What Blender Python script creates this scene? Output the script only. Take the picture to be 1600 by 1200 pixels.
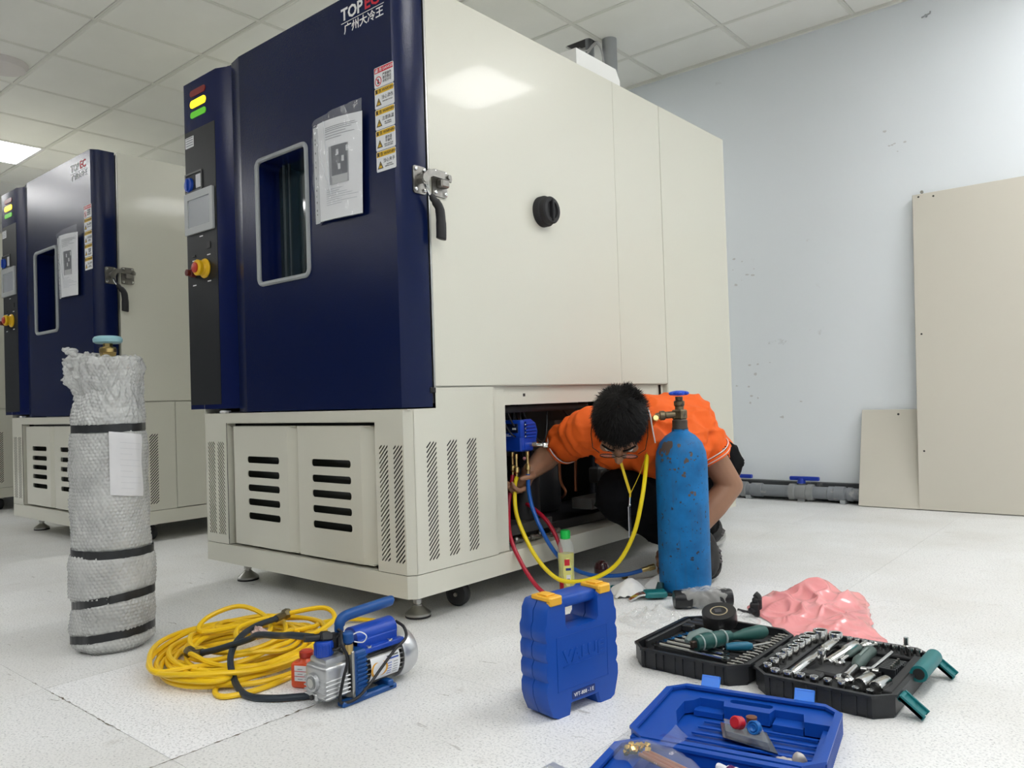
import bpy, bmesh, math, random
import numpy as np
from mathutils import Vector, Matrix, noise, geometry
from math import sin, cos, pi, radians, atan2, hypot, sqrt
S = bpy.context.scene
for o in list(bpy.data.objects): bpy.data.objects.remove(o)
COL = S.collection

# ---------------------------------------------------------------- camera
cd = bpy.data.cameras.new('camera'); cam = bpy.data.objects.new('camera', cd); COL.objects.link(cam); S.camera = cam
yaw, pitch, roll = radians(-40.061), radians(1.063), radians(-1.815)
fw = Vector((sin(yaw)*cos(pitch), cos(yaw)*cos(pitch), sin(pitch)))
r0 = fw.cross(Vector((0, 0, 1))).normalized(); u0 = r0.cross(fw)
r1 = r0*cos(roll) + u0*sin(roll); u1 = -r0*sin(roll) + u0*cos(roll)
cam.matrix_world = Matrix(((r1.x, u1.x, -fw.x, 0), (r1.y, u1.y, -fw.y, 0), (r1.z, u1.z, -fw.z, .632), (0, 0, 0, 1)))
cd.sensor_width = 36; cd.lens = 1231.9/1600*36; cd.clip_start = .02; cd.clip_end = 60

# ---------------------------------------------------------------- world, light, exposure
W = bpy.data.worlds.new('world'); S.world = W; W.use_nodes = True
W.node_tree.nodes['Background'].inputs[0].default_value = (.75, .87, 1, 1)
W.node_tree.nodes['Background'].inputs[1].default_value = .25
S.view_settings.view_transform = 'Standard'; S.view_settings.look = 'None'
S.view_settings.gamma = 1; S.view_settings.exposure = 0.0; S.view_settings.use_curve_mapping = False
LAMP = 20.0                                   # emission of the ceiling light tiles
LIGHT_TILES = [(.20, 3.85), (-7.0, 2.07), (1.39, 3.85), (.20, 2.07), (.20, .28), (1.985, .28), (-.99, -.9), (-7.0, .28), (-8.2, .28), (-7.0, -1.5), (-7.0, -3.3), (1.985, -1.5), (-3.375, -1.5), (-3.375, 3.26)]  # panels neither visible nor mirrored on a chamber are added fill light

# ---------------------------------------------------------------- materials
MATS = {}
def mat(name, col, rough=.5, metal=0, bump=0, bscale=200, var=0, vscale=8, alpha=1, trans=0, coat=0, emit=0, ecol=None, ior=1.45, sss=0, spec=.5, aniso=None, dirt=None, dscale=6, dthr=.6):
    if name in MATS: return MATS[name]
    m = bpy.data.materials.new(name); m.use_nodes = True; n = m.node_tree.nodes; l = m.node_tree.links
    b = n['Principled BSDF']; b.inputs['Base Color'].default_value = (*col, 1)
    b.inputs['Roughness'].default_value = rough; b.inputs['Metallic'].default_value = metal
    b.inputs['Specular IOR Level'].default_value = spec
    b.inputs['Alpha'].default_value = alpha; b.inputs['Transmission Weight'].default_value = trans; b.inputs['IOR'].default_value = ior
    b.inputs['Coat Weight'].default_value = coat; b.inputs['Coat Roughness'].default_value = .06
    if sss: b.inputs['Subsurface Weight'].default_value = sss; b.inputs['Subsurface Radius'].default_value = (.02, .008, .004)
    if emit: b.inputs['Emission Color'].default_value = (*(ecol or col), 1); b.inputs['Emission Strength'].default_value = emit
    tc = n.new('ShaderNodeTexCoord'); co = tc.outputs['Object']
    def nz(s, d=3):
        t = n.new('ShaderNodeTexNoise'); t.inputs['Scale'].default_value = s; t.inputs['Detail'].default_value = d; l.new(co, t.inputs['Vector']); return t
    if bump:
        t = nz(bscale); bp = n.new('ShaderNodeBump'); bp.inputs['Strength'].default_value = bump; bp.inputs['Distance'].default_value = .002
        l.new(t.outputs['Fac'], bp.inputs['Height']); l.new(bp.outputs[0], b.inputs['Normal'])
    if var:
        t = nz(vscale, 5); r = n.new('ShaderNodeMapRange'); r.inputs[1].default_value = .3; r.inputs[2].default_value = .7
        r.inputs[3].default_value = 1-var; r.inputs[4].default_value = 1+var*.5
        mx = n.new('ShaderNodeMixRGB'); mx.blend_type = 'MULTIPLY'; mx.inputs[0].default_value = 1; mx.inputs[1].default_value = (*col, 1)
        l.new(t.outputs['Fac'], r.inputs[0]); l.new(r.outputs[0], mx.inputs[2]); l.new(mx.outputs[0], b.inputs['Base Color'])
        src = mx.outputs[0]
    else: src = None
    if dirt:
        t = nz(dscale, 8); r = n.new('ShaderNodeMapRange'); r.inputs[1].default_value = dthr; r.inputs[2].default_value = dthr+.05
        mx = n.new('ShaderNodeMixRGB'); mx.inputs[1].default_value = (*col, 1); mx.inputs[2].default_value = (*dirt, 1)
        if src: l.new(src, mx.inputs[1])
        l.new(t.outputs['Fac'], r.inputs[0]); l.new(r.outputs[0], mx.inputs[0]); l.new(mx.outputs[0], b.inputs['Base Color'])
    MATS[name] = m; return m

CREAM = mat('cream powder coat', (.66, .652, .56), .31, bump=.12, bscale=260, coat=.18)
CREAMP = mat('cream panel coat', (.64, .61, .53), .42, bump=.06, bscale=260)
NAVY = mat('navy powder coat', (.0035, .0095, .066), .23, bump=.14, bscale=220, spec=.3)
NAVYF = mat('navy door face', (.0028, .0085, .05), .23, bump=.14, bscale=220, spec=.3)
BLACKP = mat('black overlay', (.014, .016, .018), .42, bump=.1, bscale=300, spec=.3)
BLACK = mat('black plastic', (.012, .012, .014), .45)
RUBBER = mat('black rubber', (.02, .02, .022), .7)
INNER = mat('shaded inner steel', (.014, .014, .014), .6)  # blackened so the colour stands in for shade inside the base
SLOTB = mat('dark filter sheet', (.05, .055, .05), .25)
GREY = mat('grey plastic', (.35, .37, .38), .45)
SILVER = mat('satin silver', (.42, .42, .40), .33, 1)
CHROME = mat('chrome', (.75, .75, .74), .12, 1)
LATCH = mat('latch steel', (.27, .26, .24), .38, 1, var=.2, vscale=60)
STEEL = mat('dull steel', (.42, .41, .38), .35, 1, var=.2, vscale=60)
BRASS = mat('brass', (.62, .45, .18), .3, 1)
COPPER = mat('copper pipe', (.62, .25, .13), .3, 1)
WHITE = mat('white paper', (.82, .83, .84), .6)
INKRED = mat('red print', (.62, .02, .04), .5)
INKYEL = mat('yellow print', (.75, .47, .02), .5)
INKBLK = mat('black print', (.02, .02, .02), .5)
INKGRY = mat('grey print', (.25, .26, .28), .6)
INKWHT = mat('white print', (.85, .85, .85), .5)
BLUEP = mat('blue case plastic', (.004, .068, .39), .38, bump=.1, bscale=500)
YELP = mat('yellow orange plastic', (.85, .45, .03), .4)

# ---------------------------------------------------------------- mesh helpers
I4 = Matrix.Identity(4)
def T(x, y, z): return Matrix.Translation((x, y, z))
def R(ax, a): return Matrix.Rotation(radians(a), 4, ax)
def frame(p, d):                               # matrix with Z along d at p
    return Matrix.Translation(p) @ Vector(d).normalized().to_track_quat('Z', 'Y').to_matrix().to_4x4()

class MB:
    def __init__(s): s.bm = bmesh.new()
    def _fin(s, vs, m):
        if m is not None: bmesh.ops.transform(s.bm, matrix=m, verts=vs)
        return s
    def box(s, x0, x1, y0, y1, z0, z1, bev=0, m=None, seg=1):
        r = bmesh.ops.create_cube(s.bm, size=1, matrix=T((x0+x1)/2, (y0+y1)/2, (z0+z1)/2) @ Matrix.Diagonal((abs(x1-x0), abs(y1-y0), abs(z1-z0), 1)))
        vs = r['verts']
        if bev:
            es = list({e for v in vs for e in v.link_edges})
            q = bmesh.ops.bevel(s.bm, geom=es, offset=bev, segments=seg, affect='EDGES', profile=.5)
            vs = list({v for v in q['verts']} | {v for v in vs if v.is_valid})
            seen = set(vs); st = list(vs)
            while st:
                v = st.pop()
                for e in v.link_edges:
                    w = e.other_vert(v)
                    if w not in seen: seen.add(w); st.append(w)
            vs = list(seen)
        return s._fin(vs, m)
    def lathe(s, prof, n=24, m=None, cap=True, a0=0, a1=2*pi):
        full = abs(a1-a0-2*pi) < 1e-6; N = n if full else n+1
        rings = []; vs = []
        for r, z in prof:
            if r < 1e-6: v = s.bm.verts.new((0, 0, z)); rings.append([v]); vs.append(v); continue
            ring = [s.bm.verts.new((r*cos(a0+(a1-a0)*i/n), r*sin(a0+(a1-a0)*i/n), z)) for i in range(N)]
            rings.append(ring); vs += ring
        for a, b in zip(rings, rings[1:]):
            for i in range(n):
                j = (i+1) % N
                q = [a[i % len(a)], a[j % len(a)], b[j % len(b)], b[i % len(b)]]
                q2 = []
                for v in q:
                    if v not in q2: q2.append(v)
                if len(q2) > 2:
                    try: s.bm.faces.new(q2)
                    except ValueError: pass
        if cap and full:
            if len(rings[0]) > 2: s.bm.faces.new(rings[0][::-1])
            if len(rings[-1]) > 2: s.bm.faces.new(rings[-1])
        return s._fin(vs, m)
    def cyl(s, p0, p1, r0, r1=None, n=16, cap=True):
        p0, p1 = Vector(p0), Vector(p1); r1 = r0 if r1 is None else r1
        return s.lathe([(r0, 0), (r1, (p1-p0).length)], n, frame(p0, p1-p0), cap)
    def tube(s, pts, r, n=8, closed=False, cap=True, flat=1):
        pts = [Vector(p) for p in pts]; k = len(pts)
        rr = r if isinstance(r, (list, tuple)) else [r]*k
        tan = []
        for i in range(k):
            a = pts[(i-1) % k] if (closed or i) else pts[0]; b = pts[(i+1) % k] if (closed or i < k-1) else pts[-1]
            tan.append((b-a).normalized())
        t = tan[0]; u = t.orthogonal().normalized()
        if abs(t.z) < .95: u = Vector((0, 0, 1)).cross(t).normalized()
        rings = []
        for i in range(k):
            t2 = tan[i]; u = (u - t2*u.dot(t2)).normalized(); v = t2.cross(u)
            rings.append([s.bm.verts.new(pts[i] + (u*cos(2*pi*j/n) + v*sin(2*pi*j/n)*flat)*rr[i]) for j in range(n)])
        for i in range(k if closed else k-1):
            a, b = rings[i], rings[(i+1) % k]
            for j in range(n): s.bm.faces.new((a[j], a[(j+1) % n], b[(j+1) % n], b[j]))
        if not closed and cap: s.bm.faces.new(rings[0][::-1]); s.bm.faces.new(rings[-1])
        return s
    def plate(s, outer, holes=(), h=.002, m=None):
        """flat polygon in XY with holes, thickness h along +Z"""
        loops = [[Vector((x, y, 0)) for x, y in outer]] + [[Vector((x, y, 0)) for x, y in q] for q in holes]
        tri = geometry.tessellate_polygon(loops)
        flat = [v for q in loops for v in q]
        lo = [s.bm.verts.new(v) for v in flat]; hi = [s.bm.verts.new(v + Vector((0, 0, h))) for v in flat]
        for a, b, c in tri:
            n = (flat[b]-flat[a]).cross(flat[c]-flat[a]).z
            if abs(n) < 1e-14: continue
            if n < 0: b, c = c, b
            try: s.bm.faces.new((hi[a], hi[b], hi[c])); s.bm.faces.new((lo[a], lo[c], lo[b]))
            except ValueError: pass
        k = 0
        for q in loops:
            L = len(q)
            for i in range(L):
                a, b = k+i, k+(i+1) % L
                try: s.bm.faces.new((lo[a], lo[b], hi[b], hi[a]))
                except ValueError: pass
            k += L
        return s._fin(lo+hi, m)
    def sphere(s, c, r, m=None, u=16, v=10):
        q = bmesh.ops.create_uvsphere(s.bm, u_segments=u, v_segments=v, radius=1, matrix=T(*c) @ Matrix.Diagonal((*(r if isinstance(r, (tuple, list)) else (r, r, r)), 1)))
        return s._fin(q['verts'], m)
    def grid(s, f, nu, nv, wrap=False):
        vs = [[s.bm.verts.new(f(i/(nu if wrap else nu-1), j/(nv-1))) for j in range(nv)] for i in range(nu)]
        for i in range(nu if wrap else nu-1):
            for j in range(nv-1):
                a = (i+1) % nu
                s.bm.faces.new((vs[i][j], vs[a][j], vs[a][j+1], vs[i][j+1]))
        return s
    def mesh(s, name, ma, ang=35, norm=True):
        if norm: bmesh.ops.recalc_face_normals(s.bm, faces=s.bm.faces)
        me = bpy.data.meshes.new(name); s.bm.to_mesh(me); s.bm.free()
        me.polygons.foreach_set('use_smooth', [True]*len(me.polygons)); me.set_sharp_from_angle(angle=radians(ang))
        me.materials.append(ma); return me
    def build(s, name, ma, parent=None, label=None, ang=35, kind=None, norm=True):
        o = bpy.data.objects.new(name, s.mesh(name, ma, ang, norm)); COL.objects.link(o)
        if parent: o.parent = parent
        if label: o['label'] = label
        if kind: o['kind'] = kind
        return o
def link(name, me, parent=None, label=None, M=None):
    o = bpy.data.objects.new(name, me); COL.objects.link(o)
    if parent: o.parent = parent
    if label: o['label'] = label
    if M is not None: o.matrix_local = M
    return o
def tag(o, label, cat, group=None):
    o['label'] = label; o['category'] = cat
    if group: o['group'] = group
    return o
def thing(name, label, cat, loc=(0, 0, 0), rz=0, group=None):
    o = bpy.data.objects.new(name, None); COL.objects.link(o); o.empty_display_size = .05
    o.location = loc; o.rotation_euler = (0, 0, radians(rz)); return tag(o, label, cat, group)
KIDS = {}
def copy_tree(o, parent=None):
    c = o.copy(); COL.objects.link(c)
    if parent: c.parent = parent
    for ch in [x for x in list(COL.objects) if x.parent == o]: copy_tree(ch, c)
    return c
def rrect(x0, x1, y0, y1, r, n=5):
    p = []
    for cx, cy, a in ((x1-r, y1-r, 0), (x0+r, y1-r, 90), (x0+r, y0+r, 180), (x1-r, y0+r, 270)):
        for i in range(n+1):
            t = radians(a+90*i/n); p.append((cx+r*cos(t), cy+r*sin(t)))
    return p
def circ(cx, cy, r, n=12): return [(cx+r*cos(2*pi*i/n), cy+r*sin(2*pi*i/n)) for i in range(n)]
FRONT = Matrix(((1, 0, 0, 0), (0, 0, -1, 0), (0, 1, 0, 0), (0, 0, 0, 1)))      # XY plate -> XZ plane, thickness to -Y
SIDE = Matrix(((0, 0, 1, 0), (1, 0, 0, 0), (0, 1, 0, 0), (0, 0, 0, 1)))        # XY plate -> YZ plane, thickness to +X
def spline(pts, n=8, closed=False):
    pts = [Vector(p) for p in pts]; k = len(pts); out = []
    for i in range(k if closed else k-1):
        g = lambda j: pts[j % k] if closed else pts[max(0, min(k-1, j))]
        a, b, c, d = g(i-1), g(i), g(i+1), g(i+2)
        for q in range(n):
            t = q/n
            out.append(.5*((2*b)+(c-a)*t+(2*a-5*b+4*c-d)*t*t+(3*b-a-3*c+d)*t**3))
    if not closed: out.append(pts[-1])
    return out
def text_mesh(txt, size, ma, h=.0003, bold=0, ax='CENTER', shear=0):
    cu = bpy.data.curves.new('t', 'FONT'); cu.body = txt; cu.size = size; cu.extrude = h; cu.align_x = ax; cu.offset = bold; cu.shear = shear; cu.resolution_u = 2
    o = bpy.data.objects.new('t', cu); COL.objects.link(o)
    dg = bpy.context.evaluated_depsgraph_get(); me = bpy.data.meshes.new_from_object(o.evaluated_get(dg))
    bpy.data.objects.remove(o); bpy.data.curves.remove(cu)
    me.materials.clear(); me.materials.append(ma); return me
rnd = random.Random(7)
# ================================================================ ROOM
CH = 2.69; WY = 4.55; PX0 = -1.88; PY0 = 4.15; TP = .595
def floor_mat(nm='speckled vinyl', base=(.845, .85, .845), dk=.42):
    m = bpy.data.materials.new(nm); m.use_nodes = True; n = m.node_tree.nodes; l = m.node_tree.links; b = n['Principled BSDF']
    g = n.new('ShaderNodeNewGeometry'); co = g.outputs['Position']
    def nz(s, d, lo, hi, rough=.5):
        t = n.new('ShaderNodeTexNoise'); t.inputs['Scale'].default_value = s; t.inputs['Detail'].default_value = d; t.inputs['Roughness'].default_value = rough
        l.new(co, t.inputs['Vector']); r = n.new('ShaderNodeMapRange'); r.inputs[1].default_value = lo; r.inputs[2].default_value = hi; l.new(t.outputs['Fac'], r.inputs[0]); return r.outputs[0]
    def mix(a, bcol, f, mode='MIX', k=1):
        x = n.new('ShaderNodeMixRGB'); x.blend_type = mode
        mm = n.new('ShaderNodeMath'); mm.operation = 'MULTIPLY'; mm.inputs[1].default_value = k; l.new(f, mm.inputs[0]); l.new(mm.outputs[0], x.inputs[0])
        if isinstance(a, tuple): x.inputs[1].default_value = (*a, 1)
        else: l.new(a, x.inputs[1])
        x.inputs[2].default_value = (*bcol, 1); return x.outputs[0]
    c = mix(base, (.58, .59, .6), nz(210, 3, .5, .64), k=.75)
    c = mix(c, (.36, .37, .39), nz(170, 2, .63, .69), k=.75)
    c = mix(c, (.9, .9, .91), nz(190, 2, .57, .64), k=.6)
    c = mix(c, (.6, .58, .53), nz(2.2, 6, .42, .7), k=dk)
    c = mix(c, (.47, .44, .4), nz(11, 8, .60, .78, .7), k=.6)
    # thin scuffs
    mp = n.new('ShaderNodeMapping'); mp.inputs['Scale'].default_value = (3, 14, 1); mp.inputs['Rotation'].default_value = (0, 0, .5); l.new(co, mp.inputs[0])
    t = n.new('ShaderNodeTexNoise'); t.inputs['Scale'].default_value = 4; t.inputs['Detail'].default_value = 6; l.new(mp.outputs[0], t.inputs['Vector'])
    r = n.new('ShaderNodeMapRange'); r.inputs[1].default_value = .69; r.inputs[2].default_value = .74; l.new(t.outputs['Fac'], r.inputs[0])
    c = mix(c, (.22, .2, .18), r.outputs[0], k=.45)
    at = n.new('ShaderNodeObjectInfo'); rr = n.new('ShaderNodeMapRange'); rr.inputs[3].default_value = .965; rr.inputs[4].default_value = 1.02; l.new(at.outputs['Random'], rr.inputs[0])
    x = n.new('ShaderNodeMixRGB'); x.blend_type = 'MULTIPLY'; x.inputs[0].default_value = 1; l.new(c, x.inputs[1]); l.new(rr.outputs[0], x.inputs[2])
    l.new(x.outputs[0], b.inputs['Base Color']); b.inputs['Roughness'].default_value = .42
    bp = n.new('ShaderNodeBump'); bp.inputs['Strength'].default_value = .08; bp.inputs['Distance'].default_value = .001
    t = n.new('ShaderNodeTexNoise'); t.inputs['Scale'].default_value = 150; l.new(co, t.inputs['Vector']); l.new(t.outputs['Fac'], bp.inputs['Height']); l.new(bp.outputs[0], b.inputs['Normal'])
    return m
FLOOR = floor_mat(); FLOOR2 = floor_mat('newer vinyl', (.93, .935, .945), .05)
fl = MB().box(-11, 3.2, -4.5, WY+.1, -.12, -.006).build('floor', mat('floor screed', (.4, .39, .37), .9)); fl['kind'] = 'structure'
tm = MB().box(-.29965, .29965, -.29965, .29965, -.006, 0).mesh('floor_tile', FLOOR)
FX0, FY0 = -2.01, .69
for i in range(-15, 9):
    for j in range(-8, 7):
        cx, cy = FX0+.3+.6*i, FY0+.3+.6*j
        if cx < -10.6 or cx > 3 or cy > WY+.25 or cy < -4: continue
        if j < -1 and (i > 6 or i < -12): continue
        if (i, j) == (0, 0):
            link('floor_tile', MB().box(-.29965, .29965, -.29965, .29965, -.006, .0003).mesh('floor_tile', FLOOR2), fl, 'cleaner, whiter tile', M=T(cx, cy, 0)); continue
        if cy > WY-.3:
            w = WY-(cy-.3)
            link('floor_tile', MB().box(-.29965, .29965, -.29965, -.3+w, -.006, 0).mesh('floor_tile', FLOOR), fl, M=T(cx, cy, 0))
        else:
            link('floor_tile', tm, fl, M=T(cx, cy, 0) @ R('Z', 90*rnd.randint(0, 3)))
sg = MB(); rq = random.Random(6)
def crack(x0, y0, x1, y1, n, wmax):
    d = Vector((x1-x0, y1-y0, 0)); nn = Vector((-d.y, d.x, 0)).normalized(); L = []; Rr = []
    for k in range(n+1):
        p = Vector((x0, y0, .0006))+d*k/n; w = max(.0004, wmax*(rq.random()**3)); o = nn*.0012*rq.gauss(0, 1)
        L.append(sg.bm.verts.new(p+nn*w+o)); Rr.append(sg.bm.verts.new(p-nn*w*.6+o))
    for k in range(n): sg.bm.faces.new((L[k], L[k+1], Rr[k+1], Rr[k]))
crack(-1.41, .65, -1.41, 1.02, 46, .0042); crack(-2.01, .69, -1.62, .69, 40, .003); crack(-1.41, .65, -1.47, .56, 8, .002); crack(-2.01, .69, -2.01, .9, 20, .0012)
for k in range(26):
    x, y, a, L_ = rq.uniform(-2.6, -.2), rq.uniform(.45, 1.6), rq.uniform(-.3, .5), rq.uniform(.01, .05); crack(x, y, x+L_*cos(a), y+L_*sin(a), 6, .0016)
sg.build('seam_crack', mat('crack dirt', (.16, .14, .11), .9), fl, kind='stuff')
def wall_mat():
    m = mat('painted wall', (.82, .865, .90), .6, bump=.1, bscale=40)
    n = m.node_tree.nodes; l = m.node_tree.links; b = n['Principled BSDF']; g = n.new('ShaderNodeNewGeometry')
    t = n.new('ShaderNodeTexNoise'); t.inputs['Scale'].default_value = 5; t.inputs['Detail'].default_value = 12; t.inputs['Roughness'].default_value = .7; l.new(g.outputs['Position'], t.inputs['Vector'])
    r = n.new('ShaderNodeMapRange'); r.inputs[1].default_value = .66; r.inputs[2].default_value = .78; l.new(t.outputs['Fac'], r.inputs[0])
    x = n.new('ShaderNodeMixRGB'); x.inputs[1].default_value = (.82, .865, .90, 1); x.inputs[2].default_value = (.44, .43, .42, 1); l.new(r.outputs[0], x.inputs[0]); l.new(x.outputs[0], b.inputs['Base Color'])
    return m
WALL = wall_mat()
def struct(o): o['kind'] = 'structure'; return o
struct(MB().box(-11, 3.3, WY, WY+.12, 0, CH+.2).build('wall_back', WALL))
struct(MB().box(3.2, 3.3, -4.5, WY, 0, CH+.2).build('wall_right', WALL))
struct(MB().box(-11.1, -11, -4.5, WY, 0, CH+.2).build('wall_left', mat('greyed unseen wall', (.22, .23, .25), .6)))  # unseen wall, greyed to dim its reflection in the navy doors
struct(MB().box(-11, 3.2, -4.6, -4.5, 0, CH+.2).build('wall_front', mat('darkened unseen wall', (.10, .11, .13), .6)))  # unseen wall, colour darkened to keep the door reflections low
# the paint chips on the back wall
CHIP = mat('bare plaster', (.63, .64, .65), .8)
rr = random.Random(3)
chips = MB()
for k in range(26):
    cx, cz = rr.choice([(-1.98, 1.38), (-1.9, .75), (-1.75, .45), (-1.97, .6), (-1.1, 1.9)]); cx += rr.gauss(0, .05); cz += rr.gauss(0, .06); r = rr.uniform(.003, .012)
    chips.plate([(cx+r*rr.uniform(.5, 1.6)*cos(a*1.05), cz+r*rr.uniform(.3, 1)*sin(a*1.05)) for a in range(6)], (), .0006, T(0, WY, 0) @ FRONT)
# kept as one scatter of chips of the wall
wb = bpy.data.objects['wall_back']
chips.build('paint_chip', CHIP, wb, kind='stuff', norm=True)
# ceiling: slab, grid of T bars, tiles
CT = mat('ceiling tile', (.88, .88, .83), .8, bump=.15, bscale=60, var=.03, vscale=4)
TB = mat('ceiling T bar', (.78, .78, .72), .55)
ce = struct(MB().box(-11, 3.2, -4.5, WY, CH+.12, CH+.2).build('ceiling', mat('ceiling slab', (.3, .3, .3), .9)))
tmesh = MB().box(-.284, .284, -.284, .284, CH-.004, CH+.008, .003).mesh('ceiling_tile', CT)
lights = {(round((x-PX0)/TP-.5), round((y-PY0)/TP-.5)) for x, y in LIGHT_TILES}
HOLE = (-2, -1)
ys = list(range(-14, 1))
for i in range(-15, 8):
    for j in ys:
        if (i, j) in lights: continue
        cx, cy = PX0+TP*(i+.5), PY0+TP*(j+.5)
        if j < -8 and (i > 5 or i < -12) and 0: continue
        if j == 0:
            w = WY-PY0-.006
            me = MB().box(-.284, .284, -.284, -.2975+w, CH-.004, CH+.008, .003).mesh('ceiling_tile', CT)
            link('ceiling_tile', me, ce, M=T(cx, cy, 0))
        elif (i, j) == HOLE:
            me = MB().plate([(-.284, -.284), (.284, -.284), (.284, .284), (-.284, .284)], [rrect(.10, .275, -.10, .01, .02)], .012).mesh('ceiling_tile', CT)
            link('ceiling_tile', me, ce, M=T(cx, cy, CH-.004))
        else: link('ceiling_tile', tmesh, ce, M=T(cx, cy, rnd.uniform(-.001, .001)))
for i in range(-15, 9):
    x = PX0+TP*i
    if -11 < x < 3.2: MB().box(x-.012, x+.012, -4.5, WY, CH-.006, CH+.02, .002).box(x-.003, x+.003, -4.5, WY, CH-.008, CH).build('ceiling_bar', TB, ce)
for j in range(-14, 1):
    y = PY0+TP*j
    MB().box(-11, 3.2, y-.012, y+.012, CH-.0055, CH+.02, .002).box(-11, 3.2, y-.003, y+.003, CH-.0075, CH).build('ceiling_bar', TB, ce)
tr = struct(MB().box(-11, 3.2, WY-.022, WY, CH-.022, CH-.0, .002).build('trim_1', TB))
# light tiles, several added only as fill
LEM = mat('light diffuser', (1, 1, 1), .5, emit=LAMP, ecol=(1, .995, .985))
seen = [('square white ceiling light panel at the back right, out of the picture', 0), ('bright square ceiling light panel above the far left chamber', 1)]
lfr = MB().plate([(-.295, -.295), (.295, -.295), (.295, .295), (-.295, .295)], [[(-.272, -.272), (.272, -.272), (.272, .272), (-.272, .272)]], .014, T(0, 0, -.008)).mesh('frame', mat('white lamp frame', (.8, .8, .8), .4))
ldf = MB().box(-.272, .272, -.272, .272, -.004, .004).mesh('diffuser', LEM)
where = ['over the clear floor beyond the leaning panels', 'at the upper left edge of the photo', 'added to brighten the back wall beyond the leaning panels', 'added as fill over the floor right of the socket set', 'added as fill above the bottom right of the floor', 'added as fill behind the viewer, at the right', 'added above the viewer to brighten the front floor', 'in front of the middle chamber', 'in front of the farthest chamber', 'behind the viewer, far left', 'at the far rear left of the room', 'added as fill behind the viewer, far right', 'added as fill behind the viewer, left of the middle', 'added, hidden, to brighten the gap behind the two nearer chambers']
for (x, y), wh in zip(LIGHT_TILES, where):
    i, j = round((x-PX0)/TP-.5), round((y-PY0)/TP-.5)
    t = thing('ceiling_light', 'square white flush ceiling light panel ' + wh, 'ceiling light', (PX0+TP*(i+.5), PY0+TP*(j+.5), CH), 0, 'ceiling light panels')
    link('frame', lfr, t); link('diffuser', ldf, t)
# ================================================================ TEST CHAMBERS
def slits(x0, x1, z0, z1, dz, up, pitch=.0138, w=.0040):
    """diagonal slots that fill a narrow column, clipped where the column ends"""
    out = []; rise = (x1-x0)*1.08; n = int((z1-z0)/pitch)+6
    for k in range(-6, n):
        za = z0+k*pitch; zb = za+rise
        a, b = (x0, za), (x1, zb)
        if b[1] < z0+.006 or a[1] > z1-.006: continue
        if a[1] < z0: t = (z0-a[1])/rise; a = (a[0]+(x1-x0)*t, z0)
        if b[1] > z1: t = (b[1]-z1)/rise; b = (b[0]-(x1-x0)*t, z1)
        q = [(a[0], a[1]), (a[0]+w*.7, a[1]-0), (b[0], b[1]-w*1.2), (b[0], b[1]), (b[0]-w*.4, b[1]), (a[0], a[1]+w*.9)]
        if b[1]-w*1.2 < a[1]: continue
        if not up: q = [(x0+x1-x, z) for x, z in q][::-1]
        out.append(q)
    return out

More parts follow.
